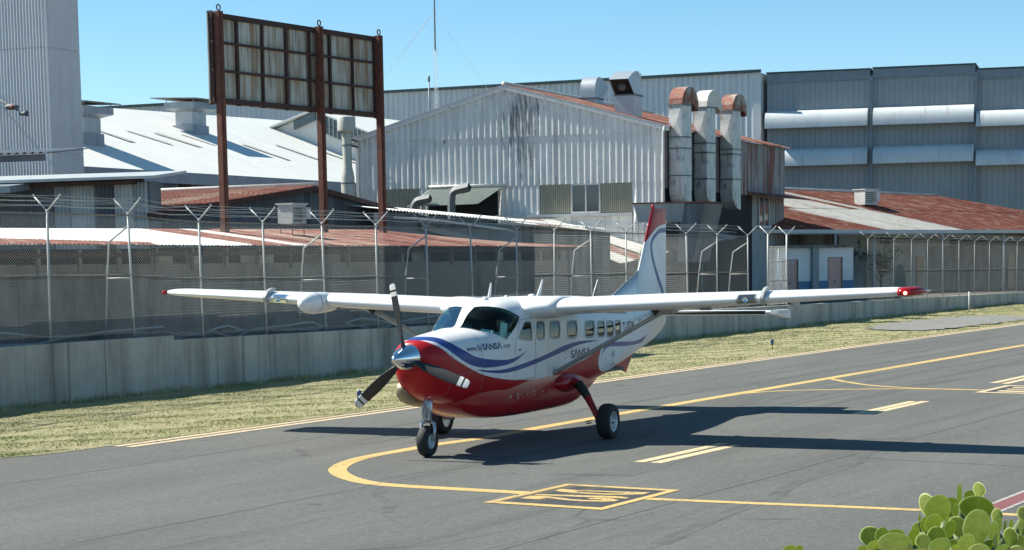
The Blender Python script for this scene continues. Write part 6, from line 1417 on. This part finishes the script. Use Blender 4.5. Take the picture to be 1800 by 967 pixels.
# ================================================================== foreground plant on the viewing terrace
b = MB(); b.box((-9, -8, -.05), (9, 3.35, 2.74)); struct(b.build('terrace', M['terrace']))
t = thing('planter', 'long concrete planter box on the terrace edge, below the picture', 'planter', 'W', (.75, 2.75, 2.74))
b = MB(); x0, x1, y0, y1 = .05, 1.75, 2.35, 3.05
for lo, hi in (((x0, y0, 2.74), (x1, y0+.06, 3.02)), ((x0, y1-.06, 2.74), (x1, y1, 3.02)), ((x0, y0+.06, 2.74), (x0+.06, y1-.06, 3.02)), ((x1-.06, y0+.06, 2.74), (x1, y1-.06, 3.02))): b.box(lo, hi)
b.build('box', M['terrace'], t)
MB().box((x0+.06, y0+.06, 2.74), (x1-.06, y1-.06, 2.98)).build('soil', M['yard'], t)
def leafmat():
    g = NG('succulent leaf'); c = g.coord('Object')
    at = g.new('ShaderNodeAttribute', attribute_name='edge').outputs['Fac']; ob = g.new('ShaderNodeObjectInfo').outputs['Random']
    n = g.noise(c, 22, 4, .6)
    base = g.mix(ob, (.24, .33, .045), (.60, .62, .20)); base = g.mix(g.math('MULTIPLY', g.rng(n, .35, .7), .4), base, (.24, .34, .06))
    spots = g.noise(c, 160, 3, .7); base = g.mix(g.math('MULTIPLY', g.rng(spots, .62, .72), .35), base, (.20, .26, .09))
    rb = g.new('ShaderNodeAttribute', attribute_name='rib').outputs['Fac']; blo = g.noise(c, 7, 5, .7, .6)
    base = g.mix(g.math('MULTIPLY', g.rng(blo, .50, .68), .55), base, (.15, .22, .035)); base = g.mix(g.math('MULTIPLY', g.rng(rb, .03, .0), .35), base, (.55, .60, .25))
    scar = g.noise(c, 38, 4, .6); base = g.mix(g.math('MULTIPLY', g.rng(scar, .68, .72), .7), base, (.30, .24, .12))
    base = g.mix(g.rng(at, .92, .99), base, (.58, .62, .30))
    g.col(base); g.set(.42, 0, .45); g.b.inputs['Subsurface Weight'].default_value = .12; g.b.inputs['Subsurface Radius'].default_value = (.004, .008, .002)
    g.bump(n, .15, .004)
    tl = g.new('ShaderNodeBsdfTranslucent'); g.link(g.mix(.5, base, (.55, .65, .08)), tl.inputs[0]); mx = g.new('ShaderNodeMixShader'); mx.inputs[0].default_value = .45
    g.link(g.b.outputs[0], mx.inputs[1]); g.link(tl.outputs[0], mx.inputs[2]); g.link(mx.outputs[0], g.n['Material Output'].inputs[0])
    return g.mat
M['leaf'] = leafmat()
def leaf_mesh(k):
    """thick paddle: narrow foot at the origin, length 1 along z, facing -y"""
    random.seed(50+k); nr, na = 7, 40; vs = []; ed = []; fs = []
    w_ = random.uniform(.72, .86); cup = random.uniform(.05, .16); bend = random.uniform(-.05, .22); tw_ = random.uniform(-.2, .2)
    for side in (0, 1):
        for i in range(nr+1):
            r_ = i/nr
            for j in range(na):
                a = 2*math.pi*j/na; cx, cz = math.sin(a), -math.cos(a)
                ww = .5*w_*(1-.55*max(0, -cz)**1.2); x = cx*ww*r_; z = .52+.5*cz*r_
                th = .014*math.sqrt(max(0, 1-r_**4))*(1+.6*max(0, .5-z)); y = cup*(x*x*3+.3*(z-.5)**2)-bend*z*z*.6+tw_*x*(z-.3)
                y += .012*math.sin(7*x+5*z+k)
                vs.append((x, y+(th if side else -th), z)); ed.append(r_)
        o = side*(nr+1)*na
        for i in range(nr):
            for j in range(na):
                q = (o+i*na+j, o+i*na+(j+1) % na, o+(i+1)*na+(j+1) % na, o+(i+1)*na+j); fs.append(q if side else q[::-1])
    o = (nr+1)*na; e = nr*na; fs += [(e+j, e+(j+1) % na, o+e+(j+1) % na, o+e+j) for j in range(na)]
    me = MB().add(vs, fs).mesh('leaf', M['leaf'], True); setattr_f(me, 'edge', ed); setattr_f(me, 'rib', [abs(v[0]) for v in vs]); return me
LEAF = [leaf_mesh(k) for k in range(7)]
def plant(name, lab, leaves, foot):
    t = thing(name, lab, 'plant', 'W', foot); ft = Vector(foot)
    st = MB(); random.seed(3)
    heads = {}
    for i, (cx, cy, cz, Wd, L, tilt, yaw, back) in enumerate(leaves):
        c = Vector((cx, cy, cz))
        o = bpy.data.objects.new('leaf', LEAF[i % len(LEAF)]); C.objects.link(o); o.parent = t
        rot = Matrix.Rotation(R(yaw), 3, 'Z') @ Matrix.Rotation(R(tilt), 3, 'Y') @ Matrix.Rotation(R(back), 3, 'X')
        o.rotation_euler = rot.to_euler(); ca = max(.35, math.cos(R(back))); cy_ = max(.22, abs(math.cos(R(yaw))))
        o.scale = (Wd/.70/cy_ if abs(yaw) < 60 else Wd*2.2, L*1.0, L*1.06/ca)
        root = c-rot @ Vector((0, 0, L/ca*.5)); o.location = root-ft
        tip = ft+Vector(((root.x-ft.x)*.55, (root.y-ft.y)*.5, max(.0, (root.z-ft.z)*.45)))
        q = (round(tip.x*9), round(tip.y*7)); heads.setdefault(q, tip)
        hd = heads[q]; st.tube([(hd.x, hd.y, hd.z-.02), ((hd.x+root.x)/2, (hd.y+root.y)/2, (hd.z+root.z)/2), (root.x, root.y, root.z+L*.06)], [.010, .008, .006], 6)
    for hd in heads.values(): st.tube([(ft.x+(hd.x-ft.x)*.6, ft.y+(hd.y-ft.y)*.6, foot[2]-.04), (hd.x, hd.y, hd.z)], [.016, .011], 7)
    st.build('stem', mk('succulent stem', (.12, .16, .06), .6), t, True)
# every leaf: middle of the blade (x, y, z), width, length, tilt, turn, lean (metres, degrees)
big = [(0.5799, 2.62, 3.2197, 0.0348, 0.0443, 3, 10, 8),
    (0.5838, 2.7, 3.2148, 0.0175, 0.0369, -14, -45, 5),
    (0.6262, 2.74, 3.2149, 0.0217, 0.0177, 10, 0, 12),
    (0.6282, 2.6, 3.2236, 0.0421, 0.0374, 10, -8, 14),
    (0.6008, 2.48, 3.2137, 0.0317, 0.0508, -2, 6, 4),
    (0.6213, 2.66, 3.236, 0.0119, 0.0335, -10, 58, 0),
    (0.6512, 2.68, 3.2399, 0.0112, 0.0231, 4, -55, 0),
    (0.6497, 2.72, 3.229, 0.0186, 0.0147, 6, 10, 18),
    (0.65, 2.74, 3.2235, 0.0118, 0.0177, 20, 0, 5),
    (0.5612, 2.56, 3.2103, 0.0212, 0.0285, -8, 20, 6),
    (0.5531, 2.5, 3.2015, 0.0216, 0.0288, -4, -12, 6),
    (0.59, 2.54, 3.2099, 0.0197, 0.0283, 4, -30, 16),
    (0.5967, 2.58, 3.2239, 0.013, 0.0223, 12, 55, 2),
    (0.5806, 2.56, 3.2147, 0.0085, 0.0156, 6, 62, 4),
    (0.5767, 2.53, 3.2069, 0.0155, 0.0255, 8, 30, 2),
    (0.544, 2.44, 3.198, 0.0281, 0.0246, 2, 10, 12),
    (0.4983, 2.5, 3.1923, 0.0368, 0.0341, 4, -6, 10),
    (0.5092, 2.56, 3.1933, 0.0276, 0.0239, 8, 14, 22),
    (0.4823, 2.58, 3.1907, 0.0232, 0.0306, -10, -22, 6),
    (0.4915, 2.55, 3.196, 0.0192, 0.0257, 2, 8, 4),
    (0.4748, 2.52, 3.1886, 0.0163, 0.0163, -10, 20, 10),
    (0.5311, 2.54, 3.1959, 0.0161, 0.0265, 12, 50, 2),
    (0.5355, 2.5, 3.1953, 0.018, 0.0234, -6, -20, 10),
    (0.5824, 2.46, 3.1998, 0.0209, 0.0256, -4, 18, 6),
    (0.5749, 2.5, 3.1938, 0.014, 0.0126, 6, -16, 14),
    (0.6312, 2.52, 3.2047, 0.0163, 0.0272, 14, 52, 2),
    (0.6507, 2.58, 3.2174, 0.0122, 0.0223, 16, -40, 6),
    (0.6491, 2.56, 3.2061, 0.0103, 0.0221, 10, 40, 2),
    (0.6625, 2.58, 3.2002, 0.0085, 0.0241, 2, 60, 0),
    (0.6822, 2.62, 3.1989, 0.0087, 0.0179, -4, 40, 2),
    (0.649, 2.5, 3.1991, 0.0133, 0.0288, 14, -44, 4),
    (0.6267, 2.48, 3.1979, 0.0118, 0.0214, 20, 58, 2),
    (0.6915, 2.6, 3.2169, 0.0112, 0.0215, 4, -30, 4),
    (0.6849, 2.58, 3.2027, 0.0093, 0.0213, 8, 44, 2),
    (0.6667, 2.52, 3.1921, 0.0127, 0.019, -6, -14, 8),
    (0.5676, 2.46, 3.1937, 0.0099, 0.0106, 8, 30, 6),
    (0.5523, 2.6, 3.2148, 0.0067, 0.0123, -28, 60, 0),
    (0.552, 2.6, 3.2019, 0.0164, 0.0142, -16, -18, 10),
    (0.5549, 2.58, 3.2075, 0.0122, 0.0223, -12, 34, 4),
    (0.4674, 2.56, 3.1789, 0.0129, 0.011, -10, 10, 4),
    (0.5128, 2.5, 3.1874, 0.0162, 0.0162, 6, -30, 8),
    (0.6151, 2.48, 3.1908, 0.0143, 0.0196, 4, 20, 4),
    (0.5946, 2.44, 3.1883, 0.0263, 0.0281, -6, -10, 8),
    (0.568, 2.44, 3.1851, 0.0228, 0.021, 6, 12, 8),
    (0.6281, 2.46, 3.1846, 0.0195, 0.0265, 8, 26, 4),
    (0.6478, 2.46, 3.1825, 0.0195, 0.0265, -6, -20, 4),
    (0.5226, 2.46, 3.1826, 0.023, 0.023, 4, 10, 6),
    (0.4822, 2.52, 3.1737, 0.0217, 0.0235, -4, 16, 6),
    (0.6207, 2.76, 3.2164, 0.0119, 0.0119, -6, 0, 10),
    (0.6456, 2.62, 3.2053, 0.0151, 0.0207, 18, 36, 4),
    (0.6361, 2.66, 3.2076, 0.0172, 0.0229, -8, 20, 4),
    (0.6039, 2.68, 3.2093, 0.0173, 0.0212, 6, -20, 8),
    (0.6156, 2.7892, 3.1554, 0.0252, 0.0266, 0.345, -23.9658, 9.3096),
    (0.6689, 2.8381, 3.1427, 0.0154, 0.0247, -18.0105, 14.7013, -2.9111),
    (0.7072, 2.6633, 3.1393, 0.0209, 0.0274, -15.0703, 2.157, -2.4517),
    (0.5653, 2.8453, 3.1213, 0.0147, 0.0271, -2.6166, 1.4534, 12.6476),
    (0.6469, 2.8791, 3.1386, 0.0202, 0.0247, 21.8969, 25.8564, 14.4031),
    (0.5749, 2.7481, 3.1462, 0.0173, 0.0207, 11.7167, 26.3404, 6.0494),
    (0.7281, 2.7634, 3.1253, 0.0139, 0.0228, 18.052, 36.5073, 6.333),
    (0.516, 2.7332, 3.1253, 0.0229, 0.0234, -18.1657, 35.2698, 15.7091),
    (0.5197, 2.6991, 3.1498, 0.0148, 0.0202, 13.0689, 4.5064, 7.633),
    (0.5471, 2.7526, 3.1164, 0.0154, 0.0287, -16.8736, -21.8222, 3.0147),
    (0.7267, 2.7467, 3.131, 0.0174, 0.032, -12.7288, 26.9326, 12.6877),
    (0.5222, 2.7324, 3.1151, 0.0163, 0.0232, 11.9983, -15.4793, -2.0916),
    (0.525, 2.7597, 3.1254, 0.0168, 0.0282, -5.645, 34.8942, 8.5768),
    (0.6561, 2.8399, 3.138, 0.0165, 0.0226, 17.9706, -19.0381, 0.9348),
    (0.6842, 2.7928, 3.1327, 0.0164, 0.0334, 16.8163, -5.9693, -1.3002),
    (0.5283, 2.8412, 3.0879, 0.0172, 0.0305, -10.6928, 7.3314, 3.6293),
    (0.5623, 2.8475, 3.102, 0.0152, 0.0237, 2.6121, 8.687, 3.2857),
    (0.6949, 2.6733, 3.1619, 0.0136, 0.0228, -2.389, -24.6047, 5.5884),
    (0.6471, 2.8045, 3.1737, 0.0185, 0.0327, 21.1417, 14.5328, 11.1954),
    (0.5584, 2.8718, 3.1294, 0.0147, 0.0338, 8.8427, -36.3843, 12.5408),
    (0.6206, 2.7801, 3.1506, 0.0178, 0.034, -18.6884, 18.0124, 19.4051),
    (0.6879, 2.8107, 3.14, 0.0238, 0.0331, -6.5193, 30.4635, 18.6486),
    (0.5976, 2.7441, 3.1465, 0.024, 0.0276, 5.4983, 6.2836, 11.8305),
    (0.52, 2.7455, 3.124, 0.0256, 0.0319, 10.0411, 17.8629, 11.1048),
    (0.6136, 2.7923, 3.1432, 0.0151, 0.0306, -20.6892, -1.4473, 1.9858),
    (0.6428, 2.6625, 3.1764, 0.0205, 0.0315, -10.7435, -15.1215, 13.6316),
    (0.5704, 2.8562, 3.1217, 0.0255, 0.03, -2.555, -13.151, 13.3134),
    (0.5472, 2.7446, 3.1294, 0.0234, 0.0324, 16.7318, 6.3161, 4.2287),
    (0.5569, 2.869, 3.1107, 0.0248, 0.0329, 9.2936, -16.9635, 0.3974),
    (0.6106, 2.7687, 3.1701, 0.0165, 0.0257, 5.5323, -14.0318, 17.8171),
    (0.7084, 2.6691, 3.1585, 0.0143, 0.0196, 16.4045, 15.856, 10.8351),
    (0.5563, 2.6654, 3.1365, 0.0136, 0.021, -1.9874, 25.0548, 2.1726),
    (0.5453, 2.8041, 3.1396, 0.0217, 0.0265, 5.7184, 23.3613, 20.92),
    (0.6639, 2.7639, 3.1749, 0.0196, 0.0224, -21.5263, 16.277, 0.6566),
    (0.5811, 2.8264, 3.1236, 0.0227, 0.0277, 5.0357, -8.0928, 16.5902),
    (0.7147, 2.7598, 3.1535, 0.025, 0.0299, -16.284, 9.5417, 19.6591),
    (0.5921, 2.762, 3.1414, 0.0244, 0.0309, 19.5474, 11.5005, 1.3273),
    (0.6959, 2.858, 3.1298, 0.0223, 0.0309, -12.615, 36.5175, 21.4113),
    (0.6236, 2.7367, 3.1562, 0.0176, 0.0322, 15.6545, -31.7093, 7.4634),
    (0.6123, 2.6741, 3.1672, 0.0191, 0.0196, 13.6022, 22.7893, 0.4953),
    (0.5946, 2.8192, 3.1142, 0.0159, 0.0224, 0.7271, 25.8382, 13.9237),
    (0.7283, 2.7759, 3.1366, 0.0253, 0.0212, -12.2578, -15.9471, 14.9499),
    (0.6486, 2.7439, 3.1684, 0.0238, 0.0275, -8.2853, 26.2398, 19.4137),
    (0.5415, 2.7042, 3.1186, 0.0249, 0.0266, 3.2115, 2.7287, 9.0825),
    (0.6623, 2.8362, 3.1742, 0.0261, 0.0278, -4.3743, 4.7779, 8.7671),
    (0.6893, 2.8632, 3.165, 0.0211, 0.0265, 20.1021, -17.5398, 8.3022),
    (0.5278, 2.7298, 3.1367, 0.0233, 0.032, -1.0326, -23.4497, 12.0653),
    (0.7062, 2.71, 3.1598, 0.0227, 0.0198, -13.4593, 14.2146, 4.3741),
    (0.5894, 2.7723, 3.1317, 0.0152, 0.0301, -16.5975, -18.9579, 1.141),
    (0.6125, 2.6951, 3.1766, 0.0179, 0.025, 1.2913, -22.4758, 12.4142),
    (0.6408, 2.7112, 3.1731, 0.0236, 0.0278, 15.6976, 18.2986, 17.0732),
    (0.745, 2.8796, 3.1256, 0.0184, 0.0341, -12.4017, 29.4532, -0.5178),
    (0.5584, 2.7528, 3.1161, 0.0169, 0.0211, 14.6154, 22.0351, -0.7239),
    (0.6195, 2.8605, 3.1283, 0.0146, 0.0235, 8.0249, 35.5967, -0.9993),
    (0.6026, 2.6755, 3.1663, 0.0193, 0.0285, -13.6837, -29.9308, -3.0267),
    (0.6196, 2.7049, 3.1725, 0.0202, 0.0214, -13.8804, 25.8563, 21.7478),
    (0.7374, 2.8282, 3.143, 0.015, 0.0339, -1.6689, -13.1611, 8.141),
    (0.6431, 2.8457, 3.1538, 0.0217, 0.0206, 8.8453, -24.2235, 7.8027),
    (0.6522, 2.6634, 3.1745, 0.0156, 0.0214, 0.5527, 29.8821, 16.8444),
    (0.6706, 2.7709, 3.1442, 0.0215, 0.0256, 4.3826, 36.6837, 16.9254),
    (0.5621, 2.7492, 3.1115, 0.0227, 0.0305, 13.8442, 30.1374, 18.8759),
    (0.6453, 2.6755, 3.1643, 0.0223, 0.0247, 9.7959, -12.0294, 8.1899),
    (0.5263, 2.8678, 3.1044, 0.0223, 0.0296, -11.7873, 12.6231, 4.7832),
    (0.6672, 2.8013, 3.1576, 0.0205, 0.0256, 21.995, 15.2951, 15.8052),
    (0.7288, 2.7483, 3.1631, 0.0211, 0.03, -10.7081, -34.1653, 1.0816),
    (0.5938, 2.7717, 3.1587, 0.0169, 0.0326, 2.2025, 35.5024, 10.7674),
    (0.7536, 2.827, 3.1269, 0.0241, 0.0214, 4.2916, -34.5714, 20.184),
    (0.5242, 2.6729, 3.1422, 0.0154, 0.0259, 4.8916, 33.8408, 6.9383),
    (0.6317, 2.7833, 3.1566, 0.0184, 0.024, 6.8249, -16.4518, 14.6316),
    (0.5865, 2.826, 3.1404, 0.0172, 0.0209, -15.1102, -8.3634, 19.3361)]
plant('paddle_plant', 'clump of round paddle leaved succulent in the lower right corner', big, (.62, 2.68, 2.98))
small = [(0.3784, 2.62, 3.17, 0.0179, 0.0141, -14, 8, 10),
    (0.3947, 2.64, 3.1676, 0.0104, 0.0123, 14, 24, 4),
    (0.3821, 2.6, 3.1645, 0.0168, 0.0168, 0, -10, 6)]
plant('paddle_sprout', 'small succulent sprout just showing at the bottom edge left of the clump', small, (.40, 2.70, 2.98))
bpy.context.view_layer.update()
